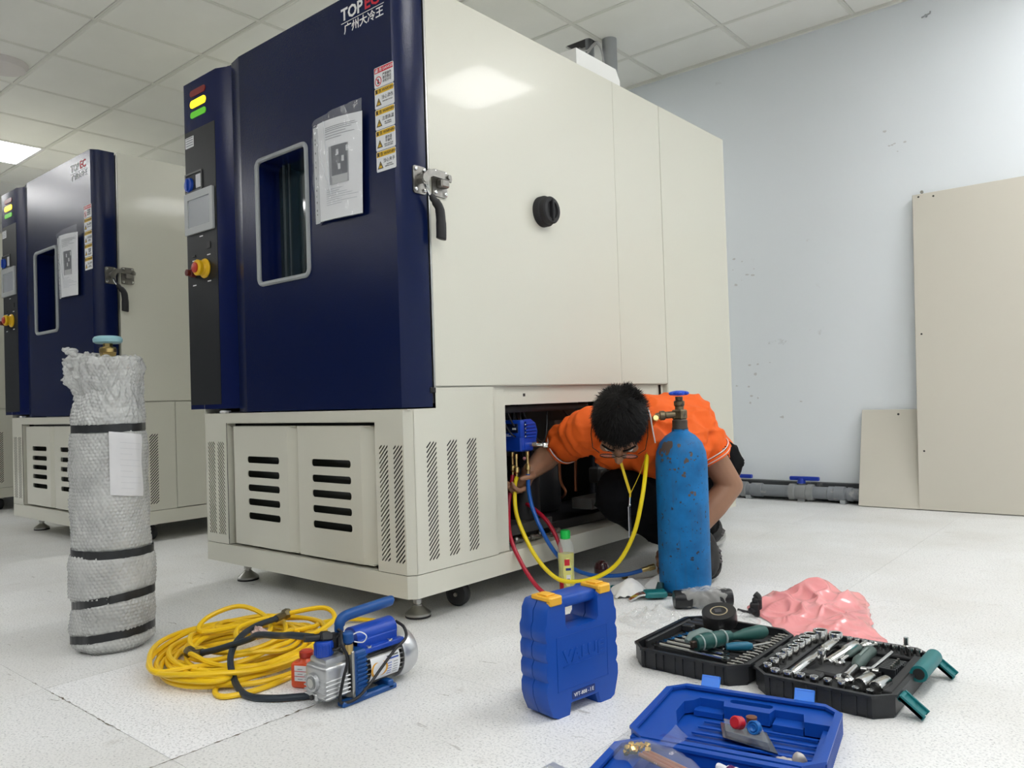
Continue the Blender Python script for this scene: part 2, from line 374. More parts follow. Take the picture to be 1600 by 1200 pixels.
def make_chamber():
    t = thing('test_chamber', 'x', 'test chamber', (-1.625, 1.48, 0))
    W_, D_, Z0, ZP, ZS, ZT = -1.09, 2.085, .085, .151, .671, 1.845
    c = .02
    out = [(W_, 0), (-c, 0), (0, c), (0, D_), (W_, D_)]
    MB().plate([(W_, 0), (-c, 0), (0, c), (0, D_), (W_, D_)], (), ZP-Z0-.002, T(0, 0, Z0)).build('plinth', CREAM, t)
    # front frame with vents and the opening for the two lower doors
    h = slits(-1.071, -1.024, .182, .512, 0, 0) + slits(-1.007, -.962, .182, .512, 0, 0)
    h2 = slits(-.124, -.087, .182, .512, 0, 1) + slits(-.064, -.026, .182, .512, 0, 1)
    f = MB().plate([(W_, ZP), (-.945, ZP), (-.945, .578), (W_, .578)], h, .0008, T(0, .0008, 0) @ FRONT)
    f.plate([(-.141, ZP), (-c, ZP), (-c, .578), (-.141, .578)], h2, .0008, T(0, .0008, 0) @ FRONT)
    f.box(W_, -c, 0, .003, .578, .612)
    f.box(-.945, -.943, .003, .035, ZP, .578).box(-.143, -.141, .003, .035, ZP, .578).box(-.945, -.141, .003, .035, .576, .578)
    f.plate([(-c, 0), (0, c), (0, c+.003), (-c-.002, .003)], (), .612-ZP, T(0, 0, ZP))
    f.box(W_, -.004, .003, .11, .609, .612)
    f.build('front_frame', CREAM, t)
    # side panel behind the corner
    hs = slits(.068, .108, .182, .518, 0, 1) + slits(.150, .192, .182, .518, 0, 1) + slits(.234, .276, .182, .518, 0, 1)
    MB().plate([(c, ZP), (.362, ZP), (.362, ZS), (.11, ZS), (.11, .612), (c, .612)], hs, .0008, T(-.0008, 0, 0) @ SIDE).build('side_panel', CREAM, t)
    b = MB().box(-.016, -.012, .362, .424, ZP, ZS).box(-.055, -.012, .424, .428, ZP, .616)          # post beside the bay
    b.box(-.024, -.020, .424, 1.47, .616, ZS).box(-.06, -.02, .428, 1.38, .612, .616)
    b.box(-.024, -.020, 1.38, 1.47, ZP, .616).box(-.004, 0, .36, .364, ZP, ZS)
    b.box(-.05, -.019, 1.40, 1.464, ZP, ZS).box(-.024, -.001, 1.461, 1.465, ZP, ZS)
    b.build('bay_frame', CREAM, t)
    MB().box(-.0205, -.0195, .53, .542, .638, .648).build('screw_hole', INKBLK, t)
    # upper body
    MB().box(W_, -.006, .112, D_, .672, ZT-.003).build('body', CREAM, t)
    MB().box(-.006, 0, .112, 1.108, .675, ZT, .0012).build('body_panel', CREAM, t)
    MB().box(-.006, 0, 1.1095, 1.464, .675, ZT, .0012).build('body_panel', CREAM, t)
    MB().box(-.006, .001, 1.466, D_, ZP, ZT, .0012).build('rear_panel', CREAM, t)
    MB().box(W_, W_+.003, 0, D_, ZP, .672).box(W_, 0, D_-.003, D_, ZP, .672).build('base_wall', CREAM, t)
    # inside of the base, its shade put into the steel colour
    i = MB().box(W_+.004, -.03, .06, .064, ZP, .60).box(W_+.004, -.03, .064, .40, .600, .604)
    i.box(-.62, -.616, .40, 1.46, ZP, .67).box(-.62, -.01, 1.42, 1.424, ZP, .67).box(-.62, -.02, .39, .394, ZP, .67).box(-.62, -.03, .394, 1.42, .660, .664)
    i.box(W_+.0035, W_+.0055, .004, .40, ZP, .60).box(-.952, -.948, .006, .058, ZP, .60)  # dark liner added so the left front slits read as shaded
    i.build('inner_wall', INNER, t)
    MB().box(-.93, -.16, .058, .060, .16, .57).build('filter_sheet', SLOTB, t)
    MB().box(-.03, -.028, .03, .355, .16, .60).build('filter_sheet', INNER, t)
    # two lower doors
    for x0, x1, xs0, xs1, ch in ((-.912, -.540, -.828, -.638, .05), (-.532, -.168, -.460, -.266, .050)):
        zs = [(.249, .270), (.297, .318), (.345, .366), (.392, .413), (.441, .462)]
        z0, z1 = .158, .566
        d = MB().plate([(x0, z0), (x1-ch, z0), (x1-ch, z1), (x0, z1)], [rrect(xs0, xs1, a-.001, b_+.001, .009, 4) for a, b_ in zs], .003, T(0, .012, 0) @ FRONT)
        d.plate([(x1-ch, .009), (x1-.006, .028), (x1-.006, .032), (x1-ch, .012)], (), z1-z0, T(0, 0, z0))
        d.box(x1-.009, x1-.006, .028, .045, z0, z1).box(x0, x0+.003, .012, .045, z0, z1).box(x0, x1-.006, .012, .045, z1-.003, z1).box(x0, x1-.006, .012, .045, z0, z0+.003)
        d.build('lower_door', CREAM, t)
    # main door
    z0, z1 = .616, 1.84
    wx0, wx1, wz0, wz1 = -.708, -.430, 1.040, 1.452
    dr = MB().plate([(-.805, z0), (-.03, z0), (-.03, z1), (-.805, z1)], [rrect(wx0, wx1, wz0, wz1, .022)], .003, T(0, .003, 0) @ FRONT)
    dr.plate([(-.885, .022), (-.872, .012), (-.805, 0), (-.805, .1), (-.885, .1)], (), z1-z0, T(0, 0, z0))
    dr.plate([(-.03, 0), (-.022, 0), (-.002, .03), (-.002, .1), (-.03, .1)], (), z1-z0, T(0, 0, z0))
    dr.box(-.805, -.03, .003, .1, z1-.003, z1).box(-.805, -.03, .003, .1, z0, z0+.003).box(-.805, wx0, .095, .1, z0, z1).box(wx1, -.03, .095, .1, z0, z1).box(wx0, wx1, .095, .1, z0, wz0).box(wx0, wx1, .095, .1, wz1, z1)
    door = dr.build('door', NAVYF, t)
    fr = rrect(wx0-.001, wx1+.001, wz0-.001, wz1+.001, .022, 6)
    MB().tube([(x, -.001, z) for x, z in fr], .008, 8, True).build('window_frame', GREY, door)
    rv = MB(); inner = rrect(wx0, wx1, wz0, wz1, .022, 5)
    rv.tube([(x, .0, z) for x, z in inner], .0001, 3, True)
    va = [rv.bm.verts.new((x, 0, z)) for x, z in inner]; vb = [rv.bm.verts.new((x, .098, z)) for x, z in inner]
    for k in range(len(va)): q = (k+1) % len(va); rv.bm.faces.new((va[k], va[q], vb[q], vb[k]))
    rv.build('window_reveal', NAVY, door)
    MB().box(wx0, wx1, .085, .088, wz0, wz1).build('window_glass', mat('dark glass', (.01, .025, .03), .04, coat=1), door)
    MB().box(wx0+.03, wx0+.034, .078, .086, wz0, wz1).box(wx0+.06, wx0+.062, .080, .086, wz0, wz1).build('glass_seal', mat('seal', (.09, .11, .12), .4), door)
    MB().box(-.87, -.006, .1, .112, z0+.01, z1-.01).build('gasket', RUBBER, t)
    MB().box(-.004, .0015, .104, .110, z0+.055, z1-.01).build('gasket_trim', SILVER, t)
    MB().box(-.02, .002, .09, .112, .655, .672, .002).build('gasket_stop', BLACK, t)
    # lettering on the door
    lx = -.232
    TOPM = text_mesh('TOP', .050, INKWHT, bold=.0012); link('lettering', TOPM, door, M=T(-.190, -.0008, 1.772) @ R('X', 90) @ Matrix.Diagonal((1.03, 1, 1, 1)))
    link('lettering', text_mesh('EC', .050, INKRED, bold=.001), door, 'red lettering', M=T(-.100, -.0008, 1.772) @ R('X', 90) @ Matrix.Diagonal((1.1, 1, 1, 1)))
    MB().box(-.240, -.048, -.001, 0, 1.763, 1.7645).build('lettering', INKWHT, door)
    zh = text_mesh('广州大冷王', .032, INKWHT, bold=.0004); link('lettering', zh, door, M=T(-.139, -.0008, 1.732) @ R('X', 90) @ Matrix.Diagonal((1.12, 1, 1, 1)))
    # warning stickers
    rows = [('危 险 DANGER', '严禁操作\n请勿靠近\n未经许可', '', 1), ('警 告 WARNING', '当心烫伤', 'WARNING SCALD', 0), ('警 告 WARNING', '注意高温', 'BE CAREFUL\nPOISONING', 0), ('警 告 WARNING', '请勿湿\n手操作', 'HIGH VOLTAGE\nDANGER HERE', 0), ('警 告 WARNING', '当心夹手', 'CAUTION\nNIPPING HAND', 0)]
    for k, (hd, a, b_, red) in enumerate(rows):
        z1_ = 1.588-k*.0602; z0_ = z1_-.0585
        s = MB().plate(rrect(-.098, -.020+.004, z0_, z1_, .004, 3), (), .0008, FRONT).build('warning_sticker', WHITE, door, 'white sticker with %s heading' % ('red' if red else 'yellow'))
        MB().plate([(-.096, z1_-.017), (-.018, z1_-.017), (-.018, z1_-.002), (-.096, z1_-.002)], (), .0004, T(0, -.0008, 0) @ FRONT).build('heading_band', INKRED if red else INKYEL, s)
        link('print', text_mesh(hd, .0115, INKWHT if red else INKBLK, h=.0002), s, M=T(-.052, -.0014, z1_-.0135) @ R('X', 90))
        MB().plate([(-.094, z1_-.0145), (-.084, z1_-.0145), (-.089, z1_-.005)], (), .0003, T(0, -.0012, 0) @ FRONT).build('print', INKWHT if red else INKBLK, s)
        cx, cz = -.081, z0_+.018
        if red:
            q = MB().plate(circ(cx, cz, .014, 20), [circ(cx, cz, .0115, 20)], .0004, T(0, -.0008, 0) @ FRONT)
            q.box(-.0125, .0125, -.0013, -.0009, -.0012, .0012, m=T(cx, 0, cz) @ R('Y', 45)); q.build('print', INKRED, s)
            MB().sphere((cx, -.001, cz+.005), (.0025, .0003, .0025)).box(cx-.003, cx+.003, -.0012, -.0008, cz-.008, cz+.003).build('print', INKBLK, s)
        else:
            MB().plate([(cx-.012, cz-.010), (cx+.012, cz-.010), (cx, cz+.012)], [[(cx-.008, cz-.0078), (cx+.008, cz-.0078), (cx, cz+.0075)][::-1]], .0004, T(0, -.0009, 0) @ FRONT).build('print', INKBLK, s)
            MB().plate([(cx-.010, cz-.0088), (cx+.010, cz-.0088), (cx, cz+.0098)], (), .0003, T(0, -.0006-.0002, 0) @ FRONT).build('print', INKYEL, s)
            MB().plate([(cx-.0015, cz-.006), (cx+.001, cz-.001), (cx+.003, cz-.001), (cx, cz+.005), (cx-.002, cz), (cx, cz)], (), .0003, T(0, -.0012, 0) @ FRONT).build('print', INKBLK, s)
        link('print', text_mesh(a, .0095 if '\n' in a else .0125, INKBLK, h=.0002), s, M=T(-.044, -.001, z0_+(.029 if '\n' in a else .024)) @ R('X', 90))
        if b_: link('print', text_mesh(b_, .0052, INKBLK, h=.0002), s, M=T(-.044, -.001, z0_+(.012 if '\n' in a else .015)) @ R('X', 90))
    # latch on the side of the door
    L = MB().plate(rrect(.045, .094, 1.222, 1.301, .008), (), .006, T(-.002, 0, 0) @ SIDE).build('latch', LATCH, t, 'satin steel door latch')
    k = MB().plate(rrect(.118, .176, 1.226, 1.304, .007), (), .007, T(0, 0, 0) @ SIDE)
    k.box(.006, .030, .132, .166, 1.250, 1.274, .004).build('strike_plate', LATCH, L)
    MB().plate([(.056, 1.258), (.062, 1.272), (.084, 1.292), (.165, 1.290), (.176, 1.280), (.174, 1.268), (.160, 1.272), (.100, 1.274), (.088, 1.268), (.080, 1.246), (.062, 1.246)], (), .006, T(.022, 0, 0) @ SIDE).cyl((.004, .070, 1.262), (.030, .070, 1.262), .012, n=20).cyl((.01, .162, 1.281), (.034, .162, 1.281), .007, n=16).build('latch_arm', LATCH, L)
    for y, z in ((.053, 1.291), (.086, 1.291), (.053, 1.233), (.086, 1.233), (.127, 1.295), (.168, 1.295), (.127, 1.236), (.168, 1.236)): link('screw', MB().lathe([(.0055, 0), (.0055, .003), (.004, .0045), (0, .005)], 12).mesh('screw', CHROME), L, M=T(.0045 if y < .1 else .007, y, z) @ R('Y', 90))
    MB().tube([(.020, .073, 1.250), (.024, .079, 1.232), (.026, .092, 1.213)], .0055, 8).build('handle_stem', CHROME, L)
    MB().tube(spline([(.026, .088, 1.219), (.030, .100, 1.203), (.032, .116, 1.184), (.032, .121, 1.150), (.032, .121, 1.105), (.031, .120, 1.094)], 4), [.006]*2+[.009]*3+[.0115]*4+[.0125]*4+[.0135]*4+[.0135]*2+[.0125, .008], 14, flat=1.15).build('handle', BLACK, L, 'black plastic lever handle')
    # cable port
    MB().lathe([(.052, 0), (.052, .018), (.050, .022), (.046, .024), (.046, .040), (.042, .045), (.030, .046), (.028, .038), (0, .036)], 36, T(0, .640, 1.262) @ R('Y', 90)).box(.030, .052, .635, .645, 1.225, 1.299, .003).build('cable_port_plug', RUBBER, t, 'round black rubber port plug')
    # control column
    cx0, cx1 = -1.190, -.893
    q = MB().plate([(cx0, .004), (cx0+.004, 0), (-.958, 0), (cx1, .03), (cx1, .115), (cx0, .115)], (), 1.845-.629, T(0, 0, .629))
    q.box(cx0+.01, W_+.05, .112, .5, .66, 1.82)
    cp = q.build('control_column', NAVY, t)
    MB().plate(rrect(-1.183, -.970, .645, 1.662, .004, 2), (), .0015, FRONT).build('overlay_panel', BLACKP, cp)
    for z, m_, lb in ((1.797, mat('red lens', (.25, .012, .01), .3), 'unlit red lamp'), (1.757, mat('yellow lens', (1, .75, .02), .3, emit=2.2, ecol=(1, .72, .01)), 'glowing yellow lamp'), (1.717, mat('green lens', (.12, .55, .02), .3, emit=.25, ecol=(.15, .8, .02)), 'green lamp')):
        dz = .0135 if 'yellow' in lb else .0115
        MB().plate(rrect(-1.136, -1.028, z-dz, z+dz, dz-.0005, 6), (), .003, FRONT).build('signal_lamp', m_, cp, lb)
    st = MB().plate(rrect(-1.178, -1.118, 1.602, 1.642, .001, 1), (), .0006, T(0, -.0015, 0) @ FRONT).build('white_label', WHITE, cp)
    for k in range(4): MB().box(-1.173, -1.123, -.0025, -.002, 1.609+k*.009, 1.612+k*.009).build('print', INKGRY, st)
    u = MB().plate(rrect(-1.184, -1.062, 1.432, 1.506, .004, 3), [rrect(-1.178, -1.068, 1.438, 1.5, .002, 2)], .004, T(0, -.0015, 0) @ FRONT).build('port_frame', mat('dark grey frame', (.08, .08, .08), .4), cp)
    MB().box(-1.108, -1.074, -.003, -.0015, 1.444, 1.493).build('white_label', mat('pale label', (.6, .6, .62), .4), cp)
    MB().cyl((-1.155, -.0015, 1.463), (-1.155, -.010, 1.463), .028, .026, 24).box(-1.160, -1.150, -.018, -.009, 1.440, 1.486, .003).build('rotary_knob', mat('blue knob', (.01, .06, .4), .3), cp, 'round blue knob')
    MB().plate(rrect(-1.184, -.984, 1.276, 1.430, .005, 3), [rrect(-1.160, -1.006, 1.301, 1.404, .002, 2)], .008, T(0, -.0015, 0) @ FRONT).build('screen_bezel', mat('silver bezel', (.42, .44, .44), .4), cp)
    MB().box(-1.160, -1.006, -.0045, -.0015, 1.301, 1.404).build('screen', mat('screen glass', (.22, .23, .24), .12, coat=1, emit=.12, ecol=(.8, .85, .9)), cp)
    for x, z in ((-1.028, 1.222), (-1.135, 1.195)): MB().box(x-.012, x+.012, -.004, -.0015, z-.012 if x > -1.1 else z-.003, z+.012 if x > -1.1 else z+.004).build('socket', INKBLK, cp)
    for x, z in ((-1.08, 1.262), (-1.03, 1.188), (-1.135, 1.178), (-1.03, 1.092), (-1.135, 1.087)): MB().box(x-.012, x+.012, -.002, -.0016, z-.002, z+.002).build('print', INKWHT, cp)
    MB().lathe([(.034, 0), (.036, .004), (.034, .008), (.027, .012), (.024, .020), (.028, .024), (.029, .034), (.025, .038), (0, .038)], 28, T(-1.055, -.0015, 1.140) @ R('X', 90)).build('emergency_stop', mat('yellow button', (.85, .5, .01), .35), cp, 'yellow emergency stop button')
    MB().lathe([(.018, 0), (.019, .006), (.015, .009), (0, .010)], 20, T(-1.058, -.038, 1.140) @ R('X', 90)).build('stop_cap', mat('red cap', (.5, .05, .03), .4), cp, 'red cap of the stop button')
    MB().lathe([(.015, 0), (.015, .018), (.012, .022), (.012, .034), (0, .035)], 20, T(-1.130, -.0015, 1.131) @ R('X', 90)).build('buzzer', mat('dark red knob', (.12, .01, .01), .35), cp, 'small dark red knob')
    MB().box(-1.05, -.86, .02, .09, .606, .616).build('column_foot', BLACK, t)
    MB().box(-.99, -.955, .0, .03, .612, .622, .004).build('hinge_cover', WHITE, t)
    # toothed cable wrap over the top of the column
    g = MB()
    for k in range(16):
        a = pi*(k/15); g.box(-.03, .03, -.003, .003, 0, .010, m=T(-.975, .095-.055*cos(a)*1.0, 1.840+.028*sin(a)) @ R('X', 90-180*k/15))
    g.tube([(-.975, .095-.052*cos(pi*k/15), 1.838+.026*sin(pi*k/15)) for k in range(16)], .012, 8).build('cable_wrap', BLACK, t)
    # levelling feet and castors
    for x, y in ((-1.0, .105), (-.105, .115), (-1.0, 1.95), (-.105, 1.95)):
        MB().lathe([(.038, 0), (.038, .006)], 28, T(x, y, 0)).build('foot_pad', RUBBER, t)
        MB().lathe([(.038, .006), (.038, .012), (.034, .016), (.016, .030), (.013, .034), (.013, .036)], 28, T(x, y, 0)).lathe([(.014, .040), (.014, .052)], 6, T(x, y, 0)).lathe([(.009, .034), (.009, .087)], 16, T(x, y, 0)).build('levelling_foot', SILVER, t)
    for x, y in ((-.09, .27), (-.99, .27), (-.09, 1.8), (-.99, 1.8)):
        w = MB().lathe([(.012, -.016), (.030, -.016), (.034, -.013), (.038, -.008), (.038, .008), (.034, .013), (.030, .016), (.012, .016)], 28, T(x, y, .038) @ R('Z', 20) @ R('X', 90)).build('castor', RUBBER, t)
        MB().cyl((x+.008, y-.022, .038), (x-.008, y+.022, .038), .006, n=12).box(x-.02, x+.03, y-.02, y+.02, .074, .087).build('castor_fork', STEEL, w)
    return t
ch1 = make_chamber()
def doc_sleeve(loc):
    t = thing('document_sleeve', 'x', 'document', loc)
    # origin at the lower left corner of the sheet, on the door face
    sh = Matrix.Shear('XZ', 4, (0, 0)) if 0 else R('Y', 2.0)
    def bend(u, v): return Vector((.232*u, -.006-.012*sin(pi*min(1, u*1.05))*(.5+.5*v)-.010*v*(1-u)-.004*u, .305*v))
    MB().grid(lambda u, v: sh @ (bend(.105+u*.87, v*.965)+Vector((0, -.001, .004))), 16, 12).build('printed_sheet', WHITE, t)
    st = MB().grid(lambda u, v: sh @ (bend(.0+u*.11, v*.955)+Vector((0, -.002, 0))), 4, 12).build('punched_strip', mat('sleeve strip', (.5, .52, .53), .3), t)
    for k, v in enumerate((.09, .13, .21, .27, .33, .45, .56, .61, .70, .79, .83)):
        p = sh @ (bend(.05, v)+Vector((0, -.0028, 0))); MB().sphere(p, (.0022, .0004, .004 if k % 3 else .0028), u=10, v=6).build('punch_hole', INKBLK, st)
    # print on the sheet: lines and a grey photograph of the chamber
    def pr_(u0, u1, v0, v1, m_, nm='print', lift=.0016):
        MB().grid(lambda u, v: sh @ (bend(u0+(u1-u0)*u, v0+(v1-v0)*v)+Vector((0, -lift-.0006, .004))), 6, 3).build(nm, m_, t)
    for k, v in enumerate((.885, .868, .85, .825, .80, .775)): pr_(.30, (.86, .9, .8, .7, .85, .62)[k], v, v+.006, INKGRY)
    for k in range(8): pr_(.28, (.62, .55, .7, .8, .92, .6, .88, .6)[k], .285-k*.021, .291-k*.021, mat('pale print', (.5, .52, .56), .6))
    pr_(.36, .74, .33, .70, mat('photo print', (.3, .31, .32), .6))
    pr_(.42, .72, .40, .70, mat('photo print dark', (.05, .055, .07), .6), lift=.0021)
    pr_(.42, .72, .33, .41, mat('photo print light', (.45, .46, .46), .6), lift=.0022)
    for a, b_ in ((.52, .60), (.62, .53), (.55, .46), (.70, .62)): pr_(a, a+.045, b_, b_+.055, mat('photo print pale', (.62, .63, .64), .6), lift=.0026)
    SL = mat('clear film', (.9, .92, .95), .08, alpha=.16, spec=.8)
    def film(u, v):
        p = bend(u, v*1.0); w = .004*sin(9*u+3*v)*v+.003*noise.noise(Vector((u*6, v*6, 1)))
        if v > .8: p.z += .028*(v-.8)/.2*u
        return sh @ (p+Vector((0, -.0045-abs(w)*1.6, 0)))
    f = MB().grid(film, 24, 30).build('clear_film', SL, t, ang=180)
    gl = MB().tube([sh @ (bend(.30, .93)+Vector((0, -.009, .012))), sh @ (bend(.36, .6)+Vector((0, -.010, 0))), sh @ (bend(.42, .24)+Vector((0, -.010, 0)))], .0012, 6)
    gl.tube([sh @ (bend(.13, .88)+Vector((0, -.009, 0))), sh @ (bend(.25, .55)+Vector((0, -.010, 0))), sh @ (bend(.43, .23)+Vector((0, -.010, 0)))], .0009, 6)
    gl.build('film_crease', mat('film crease', (.8, .82, .85), .15, alpha=.6), t)
    return t
d1 = doc_sleeve((-2.002, 1.478, 1.186)); d1['label'] = 'clear document sleeve with printed sheet on the navy door of the nearest chamber'
def edge_box():
    t = thing('roof_box', 'white sheet metal box with cut corner on top of the nearest chamber', 'metal box', (-1.66, 2.405, 1.845))
    MB().plate([(0, 0), (.300, 0), (.300, .045), (.272, .085), (0, .085)], (), .34, T(-.34, 0, 0) @ SIDE).build('shell', mat('white coat', (.86, .86, .83), .35), t)
    return t
edge_box()
# bay machinery of the nearest chamber (world coordinates relative to the chamber)
def bay(t):
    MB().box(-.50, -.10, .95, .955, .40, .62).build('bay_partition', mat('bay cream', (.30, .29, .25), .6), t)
    MB().lathe([(.085, 0), (.095, .02), (.095, .17), (.08, .21), (.03, .235), (0, .238)], 24, T(-.33, .98, .19)).build('compressor', BLACK, t, 'black compressor')
    MB().lathe([(.06, 0), (.06, .2), (.045, .225), (0, .23)], 20, T(-.14, .66, .16)).build('receiver', mat('matt black steel', (.01, .01, .012), .5), t)
    MB().tube(spline([(-.10, .92, .28), (-.10, .93, .42), (-.10, .97, .47), (-.10, 1.02, .48)], 5), .006, 8).build('copper_pipe', COPPER, t)
    MB().tube(spline([(-.08, 1.12, .46), (-.08, 1.14, .40), (-.08, 1.15, .34), (-.10, 1.19, .31)], 5), .006, 8).build('copper_pipe', COPPER, t)
    MB().tube(spline([(-.08, .80, .48), (-.08, .80, .34), (-.08, .83, .29), (-.12, .86, .26)], 5), .005, 8).build('copper_pipe', COPPER, t)
    MB().box(-.11, -.06, 1.02, 1.08, .30, .36, .006).cyl((-.06, 1.05, .33), (-.03, 1.05, .33), .018, n=20).cyl((-.085, 1.05, .36), (-.085, 1.05, .42), .006).build('pressure_valve', mat('dull valve', (.12, .12, .12), .4, .7), t)
    MB().box(-.12, -.03, .92, 1.22, .215, .255, .002).build('compressor_rail', mat('shaded zinc rail', (.12, .12, .115), .5), t, 'pale metal bar')  # colour of both rails lowered to carry the shade of the bay
    MB().box(-.22, -.06, .45, .72, .18, .215, .002).build('compressor_rail', mat('shaded zinc rail dark', (.06, .06, .058), .5), t)
    MB().box(-.40, -.10, .5, 1.3, .151, .185, .002).build('base_rail', BLACK, t)
    MB().cyl((-.06, .43, .597), (-.06, .95, .597), .012).build('pipe_sleeve', RUBBER, t)
    for k, (x, a, b_, r, z) in enumerate(((-.2, .62, .7, .010, .6), (-.24, .74, .78, .016, .6), (-.3, .86, .9, .01, .55), (-.26, 1.22, 1.26, .012, .6), (-.15, 1.3, 1.32, .014, .6))):
        MB().tube(spline([(x, a, z+.05), (x+.02, (a+b_)/2, .42), (x, b_, .2)], 6), r, 8).build('hose', mat('dark hose', (.015, .016, .02), .45), t)
    for k, (a, b_, sag) in enumerate(((.46, .60, .08), (.5, .56, .05), (.8, 1.0, .06), (.58, .75, .1))):
        MB().tube(spline([(-.07, a, .60), (-.06, (2*a+b_)/3, .60-sag), (-.06, (a+2*b_)/3, .60-sag*1.1), (-.09, b_, .60)], 6), .0025, 6).build('cable', BLACK, t)
    q = MB()
    for k in range(9): q.lathe([(.006, 0), (.010, .006), (.010, .014), (.006, .02)], 10, T(-.05-.012*(k % 3), .50+.035*k, .158+.006*(k % 2)) @ R('X', 90))
    q.tube(spline([(-.05, .45, .156), (-.06, .55, .162), (-.04, .70, .157)], 5), .004, 6)
    q.build('drain_fitting', STEEL, t)
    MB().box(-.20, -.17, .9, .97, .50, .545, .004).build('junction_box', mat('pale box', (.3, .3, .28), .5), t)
ch2 = copy_tree(ch1); ch2.location = (-3.755, 1.53, -.0); ch2['label'] = 'cream and navy climate test chamber standing behind the bubble wrapped cylinder'
ch3 = copy_tree(ch1); ch3.location = (-5.955, 1.55, 0); ch3['label'] = 'test chamber at the far left edge, mostly outside the photo'
for c_ in (ch2, ch3): MB().box(-.004, 0, .366, 1.462, .153, .669, .001).build('side_cover', CREAM, c_)
bay(ch1); ch1['label'] = 'nearest and largest cream and navy climate test chamber with its side bay open'
for c_ in (ch1, ch2, ch3): c_['group'] = 'test chambers in a row'
d2 = copy_tree(d1); d2.location = (-4.132, 1.528, 1.186); d2['label'] = 'clear document sleeve on the navy door of the chamber behind the wrapped cylinder'
for d_ in (d1, d2): d_['group'] = 'document sleeves on the chamber doors'
# ================================================================ WALL SIDE
def plain(o, label, cat, group=None): return tag(o, label, cat, group)
lp = thing('cover_panel', 'tall cream sheet metal panel leaning on the back wall at the right edge', 'metal panel', (-1.02, 4.395, 0), 0)
q = MB().box(0, .78, 0, .018, .004, 1.635, .002); me_o = q.build('sheet', CREAMP, lp); me_o.matrix_local = R('X', -4.3)
for x, z in ((.03, 1.62), (.10, 1.612), (.03, .90), (.03, .3)):
    h = MB().cyl((x, -.001, z), (x, .0005, z), .005, n=10).build('hole', INKBLK, lp); h.matrix_local = R('X', -4.3)
h = MB().cyl((.045, .003, 1.645), (.045, .010, 1.645), .008, n=10).build('stud', STEEL, lp); h.matrix_local = R('X', -4.3)
lp2 = thing('cover_panel', 'small cream metal panel leaning beside the tall one', 'metal panel', (-1.315, 4.395, 0), 0)
q = MB().box(0, .30, 0, .016, .004, .527, .002).build('sheet', CREAMP, lp2); q.matrix_local = R('X', -14.3)
h = MB().cyl((.185, -.001, .50), (.185, .0005, .50), .006, n=10).build('hole', INKBLK, lp2); h.matrix_local = R('X', -14.3)
# grey pipe run with ball valves
PV = mat('grey pvc', (.22, .235, .255), .4, dirt=(.33, .33, .33), dscale=14, dthr=.6)
pp = thing('drain_pipe', 'grey plastic pipe run on the floor along the back wall', 'pipe', (0, 4.47, .052), 0)
MB().cyl((-2.9, 0, 0), (.5, 0, 0), .034, n=24).build('pipe', PV, pp)
for x, w, r in ((-2.045, .05, .041), (-1.985, .05, .041), (-1.90, .07, .040), (-1.475, .035, .039), (-1.43, .06, .041), (-1.375, .03, .038)): MB().lathe([(r-.003, 0), (r, .004), (r, w-.004), (r-.003, w)], 24, T(x-w/2, 0, 0) @ R('Y', 90)).build('coupling', PV, pp)
for x in (-1.95, -1.41): MB().box(x-.015, x+.015, -.03, .03, -.052, -.03, .003).box(x-.008, x+.008, -.02, .045, -.05, -.02).build('pipe_clip', GREY, pp)
BV = mat('blue valve handle', (.01, .04, .38), .4)
for k, (x, lb) in enumerate(((-1.64, 'blue handled ball valve in the pipe between the worker and the small panel'), (-2.03, 'blue handled ball valve half hidden behind the worker'))):
    v = thing('ball_valve', lb, 'valve', (x, 4.47, .052))
    MB().lathe([(.036, -.07), (.046, -.066), (.046, -.035), (.040, -.03), (.044, -.01), (.044, .01), (.040, .03), (.046, .035), (.046, .066), (.036, .07)], 24, R('Y', 90), cap=False).box(-.02, .02, -.02, .02, -.052, -.03).cyl((0, 0, .03), (0, 0, .07), .016, n=16).build('valve_body', mat('pale pvc', (.27, .28, .28), .45), v)
    MB().box(-.065, .10, -.012, .012, .066, .088, .004).cyl((0, 0, .05), (0, 0, .078), .024, .018, 16).build('valve_handle', BV, v)
struct(MB().box(-3.2, .5, 4.516, 4.549, .0, .105, .004).build('baseboard_back', mat('dark base duct', (.06, .065, .07), .5, dirt=(.2, .2, .2), dscale=9)))
# pipes that come down from the ceiling behind the nearest chamber
GP = mat('galvanised', (.42, .44, .46), .4, .6)
o = MB().cyl((-2.43, 3.86, .3), (-2.43, 3.86, CH+.1), .042, n=24).cyl((-2.43, 3.86, 2.10), (-2.43, 3.86, 2.2), .046, n=24).build('duct_pipe', GP); plain(o, 'thick grey pipe rising through the ceiling behind the nearest chamber', 'pipe')
o = MB().cyl((-2.56, 3.85, .3), (-2.56, 3.85, CH+.1), .026, n=20).build('duct_pipe', GP); plain(o, 'thinner grey pipe left of the thick one behind the nearest chamber', 'pipe')
o = MB().tube(spline([(-2.60, 3.80, CH-.02), (-2.53, 3.78, CH-.06), (-2.47, 3.80, CH-.03), (-2.44, 3.81, CH-.2), (-2.46, 3.8, 2.0)], 6), .006, 6).tube(spline([(-2.66, 3.78, CH-.13), (-2.56, 3.77, CH-.10), (-2.47, 3.80, CH-.02)], 6), .006, 6).build('wiring_cable', mat('grey cable', (.5, .5, .5), .5)); plain(o, 'thin grey cable looping at the ceiling hole beside the pipes', 'cable')
o = thing('ceiling_speaker', 'round pinkish white ceiling fitting at the upper left edge', 'ceiling fitting', (-5.17, 1.615, CH-.004))
MB().lathe([(.135, 0), (.135, -.012), (.120, -.035), (.09, -.045), (0, -.047)], 40).build('shell', mat('off white plastic', (.72, .68, .66), .5), o)
